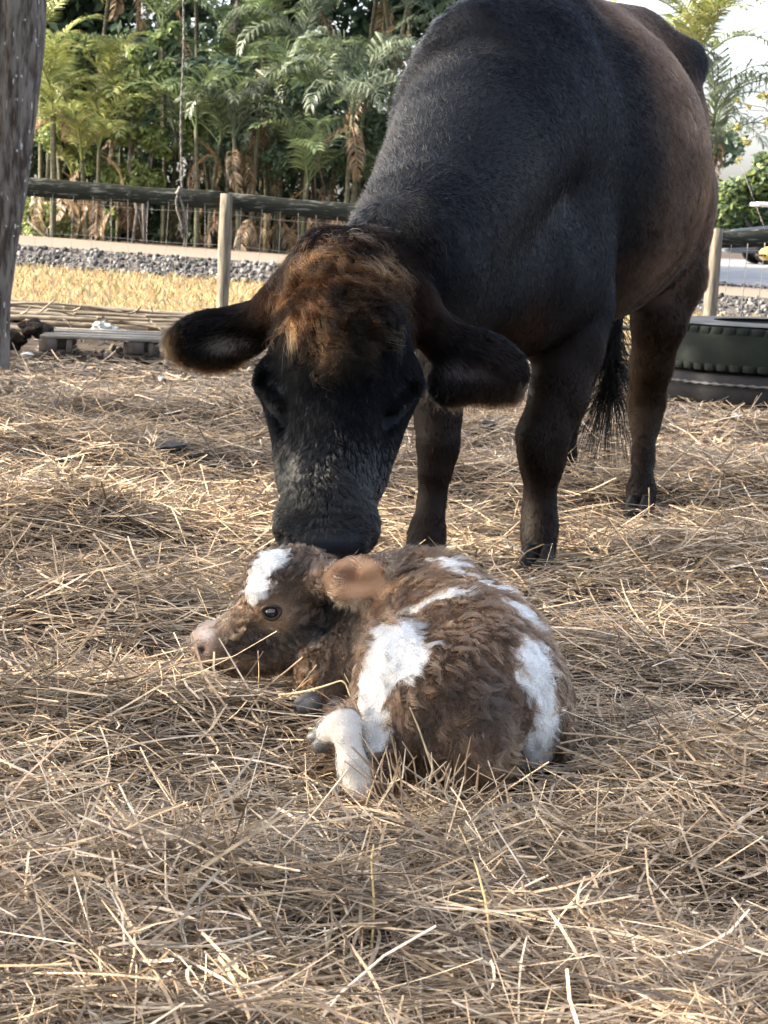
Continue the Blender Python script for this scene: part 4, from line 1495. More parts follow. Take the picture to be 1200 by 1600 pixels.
def hair(name, P, Nn, flow, length, lift, colr, m, parent, npts=5, rad=.0004, clump=0.0, nclump=0, curl=0.0, freq=1.0, jit=.18, cvar=0.0, grad=(.8, 1.15), cpow=1.0, cdir=0.0, ccol=False, bend=.42, wild=0.0, sink=.002, gravity=0.0):
    n = len(P)
    length = np.broadcast_to(np.asarray(length, dtype=float), (n,)) * rng.uniform(.7, 1.2, n)
    lift = np.broadcast_to(np.asarray(lift, dtype=float), (n,))
    curl = np.broadcast_to(np.asarray(curl, dtype=float), (n,))
    clump = np.broadcast_to(np.asarray(clump, dtype=float), (n,))
    t = tangent(flow + rng.normal(0, jit, (n, 3)), Nn)
    side = np.cross(Nn, t)
    ph = rng.uniform(0, 6.28, n)
    if nclump:
        from mathutils.kdtree import KDTree
        ci = rng.choice(n, nclump, replace=False)
        kd = KDTree(nclump)
        for i, k in enumerate(ci):
            kd.insert(P[k], i)
        kd.balance()
        who = np.array([kd.find(p)[1] for p in P.tolist()])
        cid = ci[who]
        ph = ph[cid] + rng.normal(0, .25, n)
        tc = tangent(t[cid] + rng.normal(0, 1, (nclump, 3))[who] * (cdir + wild * .75), Nn)
        t = unit(t * (1 - clump[:, None]) + tc * clump[:, None])
        side = np.cross(Nn, t)
        lc = rng.uniform(.75, 1.25, nclump)[who]
        length = length * (1 - clump + clump * lc)
        if ccol:                                         # a lock takes the colour of its middle hair
            colr = np.asarray(colr)[cid] * rng.uniform(.8, 1.2, (n, 1))
        if cvar:
            cv = rng.uniform(1 - cvar, 1 + cvar, nclump)[who][:, None]
            colr = colr * (cv * .75 + .25)
    up = np.sin(lift * rng.uniform(.6, 1.4, n))[:, None]
    d0 = unit(t * np.sqrt(np.maximum(1 - up ** 2, .05)) + Nn * up)
    if cpow != 1.0:                                     # hair colour is an absorption: dark hair needs far more of it than a surface
        colr = np.clip(np.asarray(colr), 1e-5, 1) ** cpow
    u = np.linspace(0, 1, npts)
    X = np.empty((n, npts, 3), dtype=np.float32)
    for i, q in enumerate(u):
        x = P - Nn * (sink * (1 - q)) + d0 * (length * q)[:, None] - Nn * (length * bend * q * q)[:, None] * up
        w = curl * length * q
        x = x + side * (w * np.sin(ph + q * 6.28 * freq))[:, None] + Nn * (np.abs(w) * .5 * np.cos(ph + q * 6.28 * freq) * q)[:, None]
        x[:, 2] -= gravity * length * q * q
        X[:, i] = x
    if nclump:
        off = P - P[cid]
        for i, q in enumerate(u):
            pull = (clump * q ** 1.2)[:, None] * .85
            X[:, i] -= (off - Nn * np.sum(off * Nn, 1, keepdims=True) * .3) * pull
    if wild:
        X += (rng.normal(0, 1, (n, 1, 3)) * (u ** 1.5)[None, :, None] * (length * wild)[:, None, None]).astype(np.float32)
    hc = bpy.data.hair_curves.new(name)
    hc.add_curves([npts] * n)
    hc.attributes['position'].data.foreach_set('vector', X.ravel())
    ra = hc.attributes.get('radius') or hc.attributes.new('radius', 'FLOAT', 'POINT')
    rd = np.broadcast_to(np.asarray(rad, dtype=float), (n,))[:, None] * np.array([1 - .75 * q ** 1.5 for q in u])[None]
    ra.data.foreach_set('value', rd.astype(np.float32).ravel())
    ca = hc.attributes.new('tint', 'FLOAT_COLOR', 'POINT')            # roots darkened to paint shade between the locks, tips lightened
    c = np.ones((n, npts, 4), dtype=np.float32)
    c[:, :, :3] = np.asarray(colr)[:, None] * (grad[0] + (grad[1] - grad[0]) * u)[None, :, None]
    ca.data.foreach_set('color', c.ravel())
    hc.materials.append(m)
    o = bpy.data.objects.new(name, hc)
    COL.objects.link(o)
    o.parent = parent
    return o


M_skin = skin_mat('animal_skin', .07, .12)
M_calfskin = skin_mat('calf_skin', .25, .3)
M_hair = hair_mat('short_coat_hair', .28, .35, 1.16)
M_wet = hair_mat('wet_muzzle_hair', .16, .3, 1.55)
M_wool = hair_mat('damp_calf_hair', .2, .3, 1.5)


def project(P):
    q = (np.asarray(P) - _EYE) @ _M3
    return np.stack([600 + F_PX * q[..., 0] / -q[..., 2], 800 - F_PX * q[..., 1] / -q[..., 2]], -1)


def bvh_of(V, Q):
    return BVHTree.FromPolygons([Vector(v) for v in V.tolist()], Q.tolist())


def hit(bvh, px, py):
    h = bvh.ray_cast(Vector(_EYE), Vector(ray(px, py)))
    return (np.array(h[0]), np.array(h[1])) if h[0] is not None else (None, None)


# ------------------------------------------------ cow
BV_COW = bvh_of(COW_V, COW_Q)
HEAD_C = at(530, 560, 4.12)


def cow_along(P):
    return (P - at(880, 200, 5.6)) @ (-FWD)


def blob(P, c, r):
    return np.exp(-(np.linalg.norm((P - np.asarray(c)) / np.asarray(r), axis=-1) ** 2))


FORE_C = at(535, 478, 4.1)
MUZ_C = at(511, 850, 3.87)


def is_head(P):
    return smooth(.40, .32, np.linalg.norm((P - at(525, 620, 4.1)) / np.array((.9, .9, 1.35)), axis=-1))


def cow_col(P, jit=True):
    n = len(P)
    z = P[:, 2]
    s = cow_along(P)
    nz = N1(P, 5.0) * .6 + N2(P, 13.0) * .4
    black = np.array((.0040, .0050, .0078))  # faint blue: sky sheen put into the coat colour
    brown = np.array((.074, .048, .034))
    legc = np.array((.0125, .0085, .0068))
    fl = smooth(.12, .55, s + .25 * (nz - .5)) * smooth(.45, .75, z)
    c = black + (brown - black) * (fl * (.55 + .9 * (nz - .25)))[:, None]
    lg = smooth(.72, .5, z) * (1 - is_head(P))
    c = c * (1 - lg[:, None]) + legc * lg[:, None] * (.7 + .6 * nz[:, None])
    hindb = lg * smooth(6.2, 6.5, P[:, 1]) * smooth(.12, .3, z)
    c = c * (1 - .6 * hindb[:, None]) + np.array((.026, .016, .009)) * .6 * hindb[:, None]
    # brown forelock and forehead, brown hair round the ear roots
    fh = np.clip(blob(P, FORE_C, (.16, .2, .15)) * 1.5 * smooth(.38, .62, nz + .25 * blob(P, at(525, 470, 4.1), (.12, .3, .12))), 0, 1)
    fh *= smooth(-.03, .06, P[:, 2] - at(530, 590, 4.0)[2])
    c = c * (1 - fh[:, None]) + np.array((.070, .036, .017)) * fh[:, None]
    hp = np.clip(1.3 * blob(P, at(1075, 95, 7.0), (.10, .2, .10)), 0, 1)
    c = c * (1 - hp[:, None]) + black * 1.5 * hp[:, None]
    br = np.clip(blob(P, at(810, 500, 5.15), (.07, .2, .08)) * .8, 0, 1)
    c = c * (1 - br[:, None]) + np.array((.04, .022, .014)) * br[:, None]
    for px, py in ((385, 555), (345, 545)):
        e = np.clip(blob(P, at(px, py, 4.22), (.03, .06, .022)), 0, 1) * .6
        c = c * (1 - e[:, None]) + np.array((.20, .18, .165)) * e[:, None]
    for px, py in ((745, 580), (705, 590)):
        e = np.clip(blob(P, at(px, py, 4.22), (.035, .06, .022)), 0, 1) * .25
        c = c * (1 - e[:, None]) + np.array((.16, .12, .12)) * e[:, None]
    return c


COW_COL = cow_col(COW_V)
lea = np.clip(blob(COW_V, MUZ_C, (.075, .07, .028)) * 1.6, 0, 1)
COW_COL = COW_COL * (1 - lea[:, None]) + np.array((.016, .018, .023)) * lea[:, None]
cow_me = mesh_np('cow', COW_V, COW_Q, COW_COL, True)
set_alpha(cow_me, .62 - .34 * lea)
cow = obj('cow', cow_me, M_skin)
tag(cow, 'large black-brown cow bending its head down to sniff the calf', 'cow')

down = np.array((0, 0, -1.0))
back = -FWD
fpts, fdir = [], []


def fl(px, py, Y, d):
    fpts.append(at(px, py, Y))
    fdir.append(d)


for px, py, Y in ((1000, 100, 6.5), (1090, 200, 6.6), (1080, 320, 6.5), (1000, 300, 6.0), (960, 120, 6.0), (1020, 440, 6.3)):
    fl(px, py, Y, back * .8 + down * .55)
for px, py, Y in ((780, 120, 5.2), (820, 250, 5.2), (900, 200, 5.3), (930, 330, 5.4)):
    fl(px, py, Y, back * .35 + down * .9 + LAT * .25)
for px, py, Y in ((650, 150, 5.1), (610, 250, 4.9), (580, 330, 4.6), (700, 300, 4.9)):
    fl(px, py, Y, at(640, 120, 5.2) - at(590, 340, 4.5) + np.array((0, 0, -.25)) + LAT * .1)
for px, py, Y in ((740, 420, 4.9), (800, 470, 5.1), (870, 450, 5.4)):
    fl(px, py, Y, down + LAT * .2)
for px, py, Y in ((860, 600, 5.4), (845, 700, 5.35), (842, 800, 5.35), (690, 620, 5.2), (680, 720, 5.2), (668, 820, 5.1), (1020, 560, 6.7), (1005, 660, 6.7), (1003, 750, 6.6), (900, 600, 7.3), (885, 720, 7.2)):
    fl(px, py, Y, down)
# face: out and down from the crest, down the nose, out along the ears
fl(540, 400, 4.2, down + np.array((0, -.3, 0)))
fl(470, 440, 4.2, down + np.array((-.6, -.2, 0)))
fl(610, 440, 4.2, down + np.array((.6, -.2, 0)))
fl(500, 500, 4.1, down + np.array((-.55, 0, 0)))
fl(575, 500, 4.1, down + np.array((.55, 0, 0)))
fl(450, 540, 4.1, down * .6 + np.array((-.8, 0, 0)))
fl(625, 540, 4.1, down * .6 + np.array((.8, 0, 0)))
fl(530, 600, 4.0, down)
fl(440, 640, 4.05, down + np.array((-.2, 0, 0)))
fl(620, 640, 4.05, down + np.array((.2, 0, 0)))
fl(480, 740, 3.9, down + np.array((-.25, 0, 0)))
fl(560, 740, 3.9, down + np.array((.25, 0, 0)))
fl(450, 800, 3.9, down * .4 + np.array((-.8, 0, 0)))
fl(575, 800, 3.9, down * .4 + np.array((.8, 0, 0)))
for px, py in ((400, 495), (330, 510), (280, 520)):
    fl(px, py, 4.25, np.array((-1, 0, -.25)))
for px, py in ((370, 555), (310, 560)):
    fl(px, py, 4.23, np.array((-.3, 0, -1)))
for px, py in ((680, 510), (750, 540), (810, 575)):
    fl(px, py, 4.25, np.array((1, 0, -.45)))
for px, py in ((730, 600), (790, 600)):
    fl(px, py, 4.23, np.array((.3, 0, -1)))


def near_eye(P):
    d = np.ones(len(P))
    return d


def cow_dens(P):
    d = 1.0 + 3.0 * is_head(P)
    d *= 1 - .97 * np.clip(blob(P, MUZ_C, (.072, .07, .026)) * 1.6, 0, 1)
    return d


P, Nn = roots(COW_V, COW_Q, COW_N, 400000, cow_dens)
flow = idw(P, fpts, fdir)
hd = is_head(P)
fhead = np.clip(blob(P, FORE_C, (.14, .2, .13)) * 1.4, 0, 1)
flank = smooth(.12, .5, cow_along(P)) * smooth(.5, .8, P[:, 2])
# swirls in the winter coat of the flank
sw = N1(P, 4.0) - .5
flow = flow + np.cross(Nn, flow) * (sw * 1.3 * flank)[:, None]
muz = smooth(.16, .06, np.abs(P[:, 2] - at(511, 790, 3.9)[2])) * hd
flow = flow + np.cross(Nn, flow) * ((N2(P, 26.0) - .5) * 1.2 * muz)[:, None]
Ln = .019 + .010 * flank + .018 * fhead - .009 * muz
tuft = smooth(.0, .5, N2(P, 9.0) - .35) * flank
c = cow_col(P) * rng.uniform(.75, 1.3, (len(P), 1))
c = c * (1 + .5 * (flank * smooth(.45, .75, N1(P * np.array((1, 1, 2.2)), 5.0)))[:, None])
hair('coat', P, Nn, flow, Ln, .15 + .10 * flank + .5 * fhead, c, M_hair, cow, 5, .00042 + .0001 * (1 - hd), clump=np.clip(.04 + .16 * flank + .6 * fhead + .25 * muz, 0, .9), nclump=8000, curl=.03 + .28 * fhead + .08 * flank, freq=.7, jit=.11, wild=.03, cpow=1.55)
# short wet hair of the muzzle, combed into wavy ridges
P, Nn = roots(COW_V, COW_Q, COW_N, 26000, lambda p: np.clip(blob(p, at(500, 775, 3.9), (.10, .12, .065)) * 1.5, 0, 1) * (1 - np.clip(blob(p, MUZ_C, (.072, .07, .026)) * 1.6, 0, 1)))
flow = idw(P, fpts, fdir)
flow = flow + np.cross(Nn, flow) * ((N2(P, 30.0) - .5) * 2.4)[:, None]
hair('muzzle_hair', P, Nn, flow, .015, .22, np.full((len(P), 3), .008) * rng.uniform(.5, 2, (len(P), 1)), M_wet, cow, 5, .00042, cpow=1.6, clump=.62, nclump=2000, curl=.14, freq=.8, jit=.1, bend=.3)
# the curly forelock
P, Nn = roots(COW_V, COW_Q, COW_N, 15000, lambda p: np.clip(blob(p, at(535, 450, 4.12), (.115, .2, .10)) * 1.3 + 1.1 * blob(p, at(540, 540, 4.03), (.042, .1, .05)) - .25, 0, 1))
flow = idw(P, fpts, fdir)
c = (np.array((.21, .112, .052)) * smooth(.42, .72, N1(P, 15.0) * .75 + N2(P, 33.0) * .25 + .05)[:, None] + np.array((.009, .007, .006))) * rng.uniform(.5, 1.6, (len(P), 1))
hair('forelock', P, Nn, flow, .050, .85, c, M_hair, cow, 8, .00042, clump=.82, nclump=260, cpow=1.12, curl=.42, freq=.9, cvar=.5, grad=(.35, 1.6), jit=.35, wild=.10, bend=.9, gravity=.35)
# rim of longer hair: ear fringes, neck crest
P, Nn = roots(COW_V, COW_Q, COW_N, 5200, lambda p: blob(p, at(345, 572, 4.24), (.09, .05, .018)) + blob(p, at(775, 612, 4.25), (.07, .05, .018)) + .6 * blob(p, at(265, 530, 4.25), (.02, .05, .05)), -.9)
c = np.array((.05, .034, .022)) * rng.uniform(.3, 1.8, (len(P), 1))
hair('ear_fringe', P, Nn, np.broadcast_to(np.array((0, -.2, -1.0)), P.shape) + rng.normal(0, .25, P.shape), .030, .5, c, M_hair, cow, 5, .00035, jit=.3, wild=.10, bend=.3, clump=.4, nclump=300, cpow=1.2)
P, Nn = roots(COW_V, COW_Q, COW_N, 9000, lambda p: blob(p, at(590, 260, 4.8), (.10, .5, .30)) * (p[:, 0] < .12) + .7 * blob(p, at(655, 80, 5.2), (.1, .3, .2)), -.8)
c = np.array((.05, .045, .042)) * rng.uniform(.4, 1.5, (len(P), 1))
hair('neck_crest_hair', P, Nn, idw(P, fpts, fdir), .026, .55, c, M_hair, cow, 5, .0004, jit=.3, wild=.08, bend=.5, clump=.3, nclump=700, cpow=1.15)
# eyelashes, a dark tuft over the left eye
for px, py, d, nn in ((409, 588, (-1, -.5, -.25), 240), (650, 602, (1, -.5, -.4), 160)):
    h0, n0 = hit(BV_COW, px + (4 if px < 500 else -6), py)
    if h0 is not None:
        P = h0 + rng.normal(0, .006, (nn, 3)) * np.array((.6, .6, 1.3))
        D = unit(np.broadcast_to(np.array(d, dtype=float), P.shape) + rng.normal(0, .18, P.shape))
        hair('eyelash', P, D, D + rng.normal(0, .2, P.shape), .030, 1.1, np.full((nn, 3), .008), M_hair, cow, 5, .0004, bend=.2, wild=.05, cpow=1.6)
M_eye = mat('wet_dark_eye', (.006, .006, .008), .04, .7, coat=1.0)
for px, py in ((436, 634), (626, 634)):
    h0, n0 = hit(BV_COW, px, py)
    bm = bmesh.new()
    bmesh.ops.create_uvsphere(bm, u_segments=20, v_segments=14, radius=.011)
    me = bpy.data.meshes.new('eye')
    bm.to_mesh(me)
    bm.free()
    obj('eye', me, M_eye, cow, h0 + ray(px, py) * (.0142 if px < 500 else .0165))


def hoof(px, py, Y, r, parent, m, fwd, scale=1.0):
    """two claws of a cloven hoof standing at a pixel"""
    c = at(px, py, Y)
    lat = np.array((-fwd[1], fwd[0], 0))
    for sd in (-1, 1):
        mb = MB()
        V, Q, T = [], [], []
        n = 12
        for i, (z, f, k) in enumerate(((.070, .0, .6), (.05, .010, .88), (.02, .026, 1.1), (-.012, .038, 1.18))):
            for j in range(n):
                th = 2 * math.pi * j / n
                V.append(lat * sd * (r * .52 + math.cos(th) * r * .47 * k) + np.asarray(fwd) * (f + math.sin(th) * r * .85 * k) + np.array((0, 0, z * scale)))
        for i in range(3):
            for j in range(n):
                Q.append((i * n + j, i * n + (j + 1) % n, (i + 1) * n + (j + 1) % n, (i + 1) * n + j))
        V = np.array(V)
        T = [(j, (j + 1) % n, 4 * n) for j in range(n)] + [(3 * n + (j + 1) % n, 3 * n + j, 4 * n + 1) for j in range(n)]
        V = np.concatenate([V, [V[:n].mean(0)], [V[3 * n:].mean(0)]])
        obj('hoof', MB().add(V, Q, T).mesh('hoof', True), m, parent, c)


M_hoof = mat('dark_hoof_horn', (.009, .009, .010), .6, .2, noise=(30, (.022, .021, .019), .5, .7), bump=(40, .3, .003), stretch=(1, 1, 5))
for px, py, Y, r in ((842, 893, 5.28, .042), (662, 893, 5.10, .042), (998, 808, 6.48, .040), (877, 762, 7.2, .038)):
    hoof(px, py, Y, r, cow, M_hoof, FWD)
# tail with its switch of long hair
tl = [at(975, 330, 7.3), at(968, 430, 7.26), at(962, 500, 7.24), at(957, 560, 7.22), at(952, 610, 7.2)]
tail = obj('tail', MB().tube(tl, [.035, .03, .026, .022, .012], 12).mesh('tail', True), mat('tail_skin', (.012, .010, .010), .8), cow)
n = 900
k = rng.random(n)
base = np.array([np.array([np.interp(q, np.linspace(0, 1, 5), [p[a] for p in tl]) for a in range(3)]) for q in .35 + .65 * k])
P = base + rng.normal(0, .011, (n, 3))
D = np.broadcast_to(np.array((-.10, -.1, -1.0)), P.shape) + rng.normal(0, .05, P.shape)
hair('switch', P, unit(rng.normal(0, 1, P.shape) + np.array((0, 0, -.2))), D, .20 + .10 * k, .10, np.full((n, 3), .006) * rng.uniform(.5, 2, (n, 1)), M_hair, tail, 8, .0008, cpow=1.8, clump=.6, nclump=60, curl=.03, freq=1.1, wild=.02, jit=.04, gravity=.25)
P = base[:400] + rng.normal(0, .012, (400, 3))
hair('switch', P, unit(rng.normal(0, 1, P.shape)), D[:400], .12, .1, np.full((400, 3), .006), M_hair, tail, 5, .0008, jit=.05, cpow=1.8)

# ------------------------------------------------ calf
BV_CALF = bvh_of(CALF_V, CALF_Q)


def track(pix):
    o = []
    for px, py in pix:
        h0, _ = hit(BV_CALF, px, py)
        if h0 is not None:
            o.append(h0)
    return np.array(o)


WHITE = [(track([(620, 985), (600, 1020), (585, 1060), (580, 1100), (586, 1140)]), .033), (track([(630, 1000), (640, 1030)]), .026),
         (track([(625, 975), (650, 950), (680, 935), (700, 928)]), .014), (track([(690, 885), (720, 892), (745, 902), (765, 915)]), .013), (track([(690, 876), (705, 882)]), .012),
         (track([(795, 940), (812, 955)]), .012),
         (track([(825, 1010), (838, 1035), (848, 1070), (852, 1110), (846, 1150), (842, 1180)]), .024), (track([(812, 1018), (822, 1050)]), .014),
         (track([(415, 875), (405, 893), (398, 910), (390, 922)]), .022), (track([(420, 868), (408, 885)]), .024)]
LEGW = [(track([(570, 1225), (556, 1195), (545, 1150), (540, 1128), (520, 1140)]), .037)]


def seg_dist(P, poly):
    d = np.full(len(P), 9.0)
    if len(poly) == 1:
        return np.linalg.norm(P - poly[0], axis=1)
    for a, b in zip(poly[:-1], poly[1:]):
        ba = b - a
        t = np.clip(((P - a) @ ba) / (ba @ ba + 1e-12), 0, 1)
        d = np.minimum(d, np.linalg.norm(P - a - t[:, None] * ba, axis=1))
    return d


EAR_AX = E
EYE_P, EYE_N = hit(BV_CALF, 424, 956)
NOSE_P = at(312, 1003, 3.645)
EAR_P = at(555, 904, 3.555)


def calf_masks(P, jit=0.0):
    nz = (N1(P, 22.0) - .5) * .030 + (N2(P, 60.0) - .5) * .016 + rng.normal(0, 1, len(P)) * jit
    w = np.zeros(len(P))
    for poly, r in WHITE:
        if len(poly):
            w = np.maximum(w, smooth(r + .004, r - .004, seg_dist(P, poly) + nz))
    lw = np.zeros(len(P))
    for poly, r in LEGW:
        lw = np.maximum(lw, smooth(r + .006, r - .006, seg_dist(P, poly) + nz))
    lw *= (P[:, 0] < at(590, 1200, 3.14)[0] + nz * .6)
    return w, lw


def calf_col(P, jit=0.0):
    n1, n2 = N1(P, 15.0), N2(P, 38.0)
    c = np.array((.062, .034, .019)) * (.22 + 1.2 * (n1 * .6 + n2 * .4))[:, None]
    dark = np.clip(blob(P, at(570, 955, 3.66), (.095, .14, .065)) * 1.7 + 1.8 * blob(P, at(608, 898, 3.61), (.036, .06, .045)) + .9 * blob(P, at(440, 985, 3.65), (.06, .06, .03)) + .8 * blob(P, at(452, 880, 3.66), (.035, .08, .03)) + .75 * blob(P, at(385, 1000, 3.64), (.045, .05, .022)) + 1.3 * blob(P, at(757, 1088, 3.17), (.024, .06, .045)) + .6 * blob(P, at(480, 985, 3.64), (.04, .05, .04)) + .35 * blob(P, at(700, 1160, 3.15), (.06, .06, .03)), 0, 1) * (.55 + .6 * n2)  # dark coat areas, with under-shadow painted in low on the thigh
    c = c * (1 - dark[:, None]) + np.array((.013, .0105, .0095)) * dark[:, None]
    tan = np.clip(1.3 * blob(P, at(432, 962, 3.64), (.026, .05, .026)) + .9 * blob(P, at(345, 1035, 3.64), (.05, .05, .012)) + .7 * blob(P, at(345, 980, 3.65), (.02, .05, .012)) + .6 * blob(P, at(775, 1205, 3.12), (.04, .06, .035)), 0, 1)
    c = c * (1 - tan[:, None]) + np.array((.27, .175, .105)) * tan[:, None]
    ear = np.clip(2.2 * blob(P, EAR_P, (.052, .028, .036)), 0, 1)
    c = c * (1 - ear[:, None]) + np.array((.36, .21, .12)) * ear[:, None]
    q_ = (P - at(555, 904, 3.562)) @ EAR_AX                                  # dark rim and dark shell of the ear
    er_ = np.sqrt((q_[:, 0] / .060) ** 2 + (q_[:, 2] / .043) ** 2)
    rim_ = smooth(.80, .97, er_) * smooth(1.5, 1.15, er_) * (np.abs(q_[:, 1]) < .03) * (q_[:, 2] * EAR_AX[2, 2] > -.012)
    c = c * (1 - .85 * rim_[:, None]) + np.array((.03, .018, .012)) * .85 * rim_[:, None]
    nose = np.clip(1.5 * blob(P, NOSE_P, (.026, .05, .026)), 0, 1)
    c = c * (1 - nose[:, None]) + np.array((.31, .215, .165)) * nose[:, None]
    w, lw = calf_masks(P, jit)
    c = c * (1 - lw[:, None]) + np.array((.46, .43, .39)) * lw[:, None]
    c = c * (1 - w[:, None]) + np.array((.64, .63, .61)) * w[:, None]
    return c, w, lw, nose, ear


cc, w_, lw_, nose_, ear_ = calf_col(CALF_V)
eyd = np.linalg.norm(CALF_V - EYE_P, axis=1)
mouth = track([(322, 1036), (335, 1041), (352, 1045), (372, 1050), (392, 1050)])
nost = track([(315, 1016)])
dk = np.maximum(smooth(.0045, .0015, seg_dist(CALF_V, mouth)) * .8, smooth(.010, .005, seg_dist(CALF_V, nost)))
cc = cc * (1 - dk[:, None]) + np.array((.02, .012, .010)) * dk[:, None]
wn = np.clip(blob(CALF_V, at(322, 990, 3.64), (.012, .04, .014)) * 1.3, 0, 1)
cc = cc * (1 - wn[:, None]) + np.array((.55, .45, .40)) * wn[:, None]
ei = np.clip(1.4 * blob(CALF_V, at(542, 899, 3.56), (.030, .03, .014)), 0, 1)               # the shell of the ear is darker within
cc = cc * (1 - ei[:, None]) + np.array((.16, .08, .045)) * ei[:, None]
cc = cc * smooth(.009, .017, eyd)[:, None] * .9 + .1 * cc
calf_me = mesh_np('calf', CALF_V, CALF_Q, cc, True)
set_alpha(calf_me, .75 - .3 * nose_)
calf = obj('calf', calf_me, M_calfskin)
tag(calf, 'newborn brown calf with white patches lying curled on the hay', 'calf')

cp, cdir = [], []


def cf(px, py, Y, a, b, c):
    cp.append(at(px, py, Y))
    cdir.append((a, b, c))


cf(680, 890, 3.6, 1, -.4, -.3)
cf(760, 960, 3.4, .7, -.6, -.6)
cf(650, 960, 3.5, .3, -.3, -.9)
cf(700, 1030, 3.3, .35, -.5, -.8)
cf(850, 1060, 3.3, .4, -.5, -1)
cf(860, 1150, 3.3, .1, -.3, -1)
cf(590, 1040, 3.2, -.15, -.2, -1)
cf(620, 1130, 3.15, .2, -.2, -1)
cf(690, 1120, 3.1, .3, 0, -1)
cf(760, 1120, 3.1, .05, 0, -1)
cf(740, 1200, 3.1, .5, 0, -.6)
cf(560, 1200, 3.1, -.6, 0, -.7)
cf(545, 1140, 3.2, -.5, .3, -.3)
cf(560, 960, 3.65, .8, 0, -.7)
cf(610, 1020, 3.5, .3, 0, -1)
cf(470, 900, 3.65, .8, 0, -.35)
cf(400, 890, 3.65, -.35, -.2, -1)
cf(470, 990, 3.62, .8, 0, -.5)
cf(430, 1020, 3.62, .7, 0, -.6)
cf(360, 1000, 3.63, .9, 0, .1)
cf(350, 970, 3.64, .5, 0, .9)
cf(400, 940, 3.62, .2, 0, 1)
cf(450, 955, 3.62, 1, 0, .1)
cf(530, 905, 3.6, .9, 0, -.1)
cf(590, 900, 3.6, .9, -.1, .1)
cf(560, 935, 3.6, .5, -.2, -1)
cf(520, 1050, 3.58, -.3, 0, -1)


def calf_dens(P):
    _, _, _, ns, er = calf_col(P)
    hdm = smooth(.20, .12, np.linalg.norm(P - at(430, 960, 3.68), axis=1))
    d = 1 + 1.2 * hdm
    d *= smooth(.0135, .020, np.linalg.norm(P - EYE_P, axis=1))
    d *= 1 - .93 * np.clip(ns * 1.3, 0, 1)
    d *= 1 - .9 * np.clip(blob(P, at(558, 902, 3.55), (.046, .022, .031)) * 1.5, 0, 1)
    return d


P, Nn = roots(CALF_V, CALF_Q, CALF_N, 170000, calf_dens)
c, w, lw, ns, er = calf_col(P, .001)
flow = idw(P, cp, cdir)
flow = flow + np.cross(Nn, flow) * ((N1(P, 24.0) - .5) * 2.4)[:, None]
hdm = smooth(.20, .12, np.linalg.norm(P - at(430, 960, 3.68), axis=1))
eyz = blob(P, EYE_P, (.03, .05, .028))
L = .029 - .011 * hdm - .017 * lw - .008 * eyz
fine = np.clip(eyz * 1.3 + lw * .5 + er * .6, 0, 1)
L = L * (1 - .72 * np.clip(er * 1.2, 0, 1))
L = L * (1 - .5 * np.clip(blob(P, at(505, 905, 3.62), (.022, .05, .04)) * 1.3, 0, 1))
c = c * rng.uniform(.65, 1.45, (len(P), 1))
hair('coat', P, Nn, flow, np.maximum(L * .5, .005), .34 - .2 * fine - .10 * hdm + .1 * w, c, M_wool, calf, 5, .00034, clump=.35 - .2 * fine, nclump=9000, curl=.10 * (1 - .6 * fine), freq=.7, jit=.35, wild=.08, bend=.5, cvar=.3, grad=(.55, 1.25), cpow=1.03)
# wet pointed locks lying over the undercoat
P, Nn = roots(CALF_V, CALF_Q, CALF_N, 62000, lambda p: calf_dens(p) * (1 - .85 * np.clip(blob(p, EYE_P, (.035, .05, .032)) * 1.4, 0, 1)) * (1 - .9 * np.clip(blob(p, EAR_P, (.055, .05, .04)) * 1.4, 0, 1)) * (1 - .9 * calf_masks(p)[1]))
c, w, lw, ns, er = calf_col(P, .0)
flow = idw(P, cp, cdir)
flow = flow + np.cross(Nn, flow) * ((N1(P, 17.0) - .5) * 2.6)[:, None]
hdm = smooth(.20, .12, np.linalg.norm(P - at(430, 960, 3.68), axis=1))
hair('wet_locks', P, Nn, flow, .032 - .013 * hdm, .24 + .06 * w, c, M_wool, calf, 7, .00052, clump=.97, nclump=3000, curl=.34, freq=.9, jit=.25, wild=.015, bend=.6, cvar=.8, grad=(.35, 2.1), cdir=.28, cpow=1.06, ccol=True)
P, Nn = roots(CALF_V, CALF_Q, CALF_N, 260, lambda p: blob(p, at(522, 914, 3.572), (.010, .02, .015)), -.5)
c = np.array((.30, .19, .11)) * rng.uniform(.4, 1.5, (len(P), 1))
hair('ear_hair', P, Nn, np.broadcast_to(np.array((1.0, -.1, .15)), P.shape) + rng.normal(0, .25, P.shape), .019, .35, c, M_wool, calf, 6, .00026, clump=.6, nclump=30, curl=.15, wild=.05, jit=.15)
# long fringe at the ear, and loose wet locks
P, Nn = roots(CALF_V, CALF_Q, CALF_N, 1500, lambda p: blob(p, at(556, 941, 3.56), (.035, .02, .010)) + .7 * blob(p, at(606, 895, 3.556), (.010, .02, .022)) + .25 * blob(p, at(518, 922, 3.585), (.012, .02, .016)), -.9)
c = np.array((.30, .18, .10)) * rng.uniform(.5, 1.5, (len(P), 1))
hair('ear_fringe', P, Nn, np.broadcast_to(np.array((.4, -.1, -1.0)), P.shape) + rng.normal(0, .2, P.shape), .022, .4, c, M_wool, calf, 6, .00032, clump=.7, nclump=90, curl=.12, wild=.05, jit=.2)
bm = bmesh.new()
bmesh.ops.create_uvsphere(bm, u_segments=28, v_segments=18, radius=.0125)
me = bpy.data.meshes.new('eye')
for f in bm.faces:
    f.smooth = True
bm.to_mesh(me)
bm.free()
eye = obj('eye', me, M_eye, calf, EYE_P + ray(424, 956) * .0080)
eye.scale = (1.08, 1, .86)
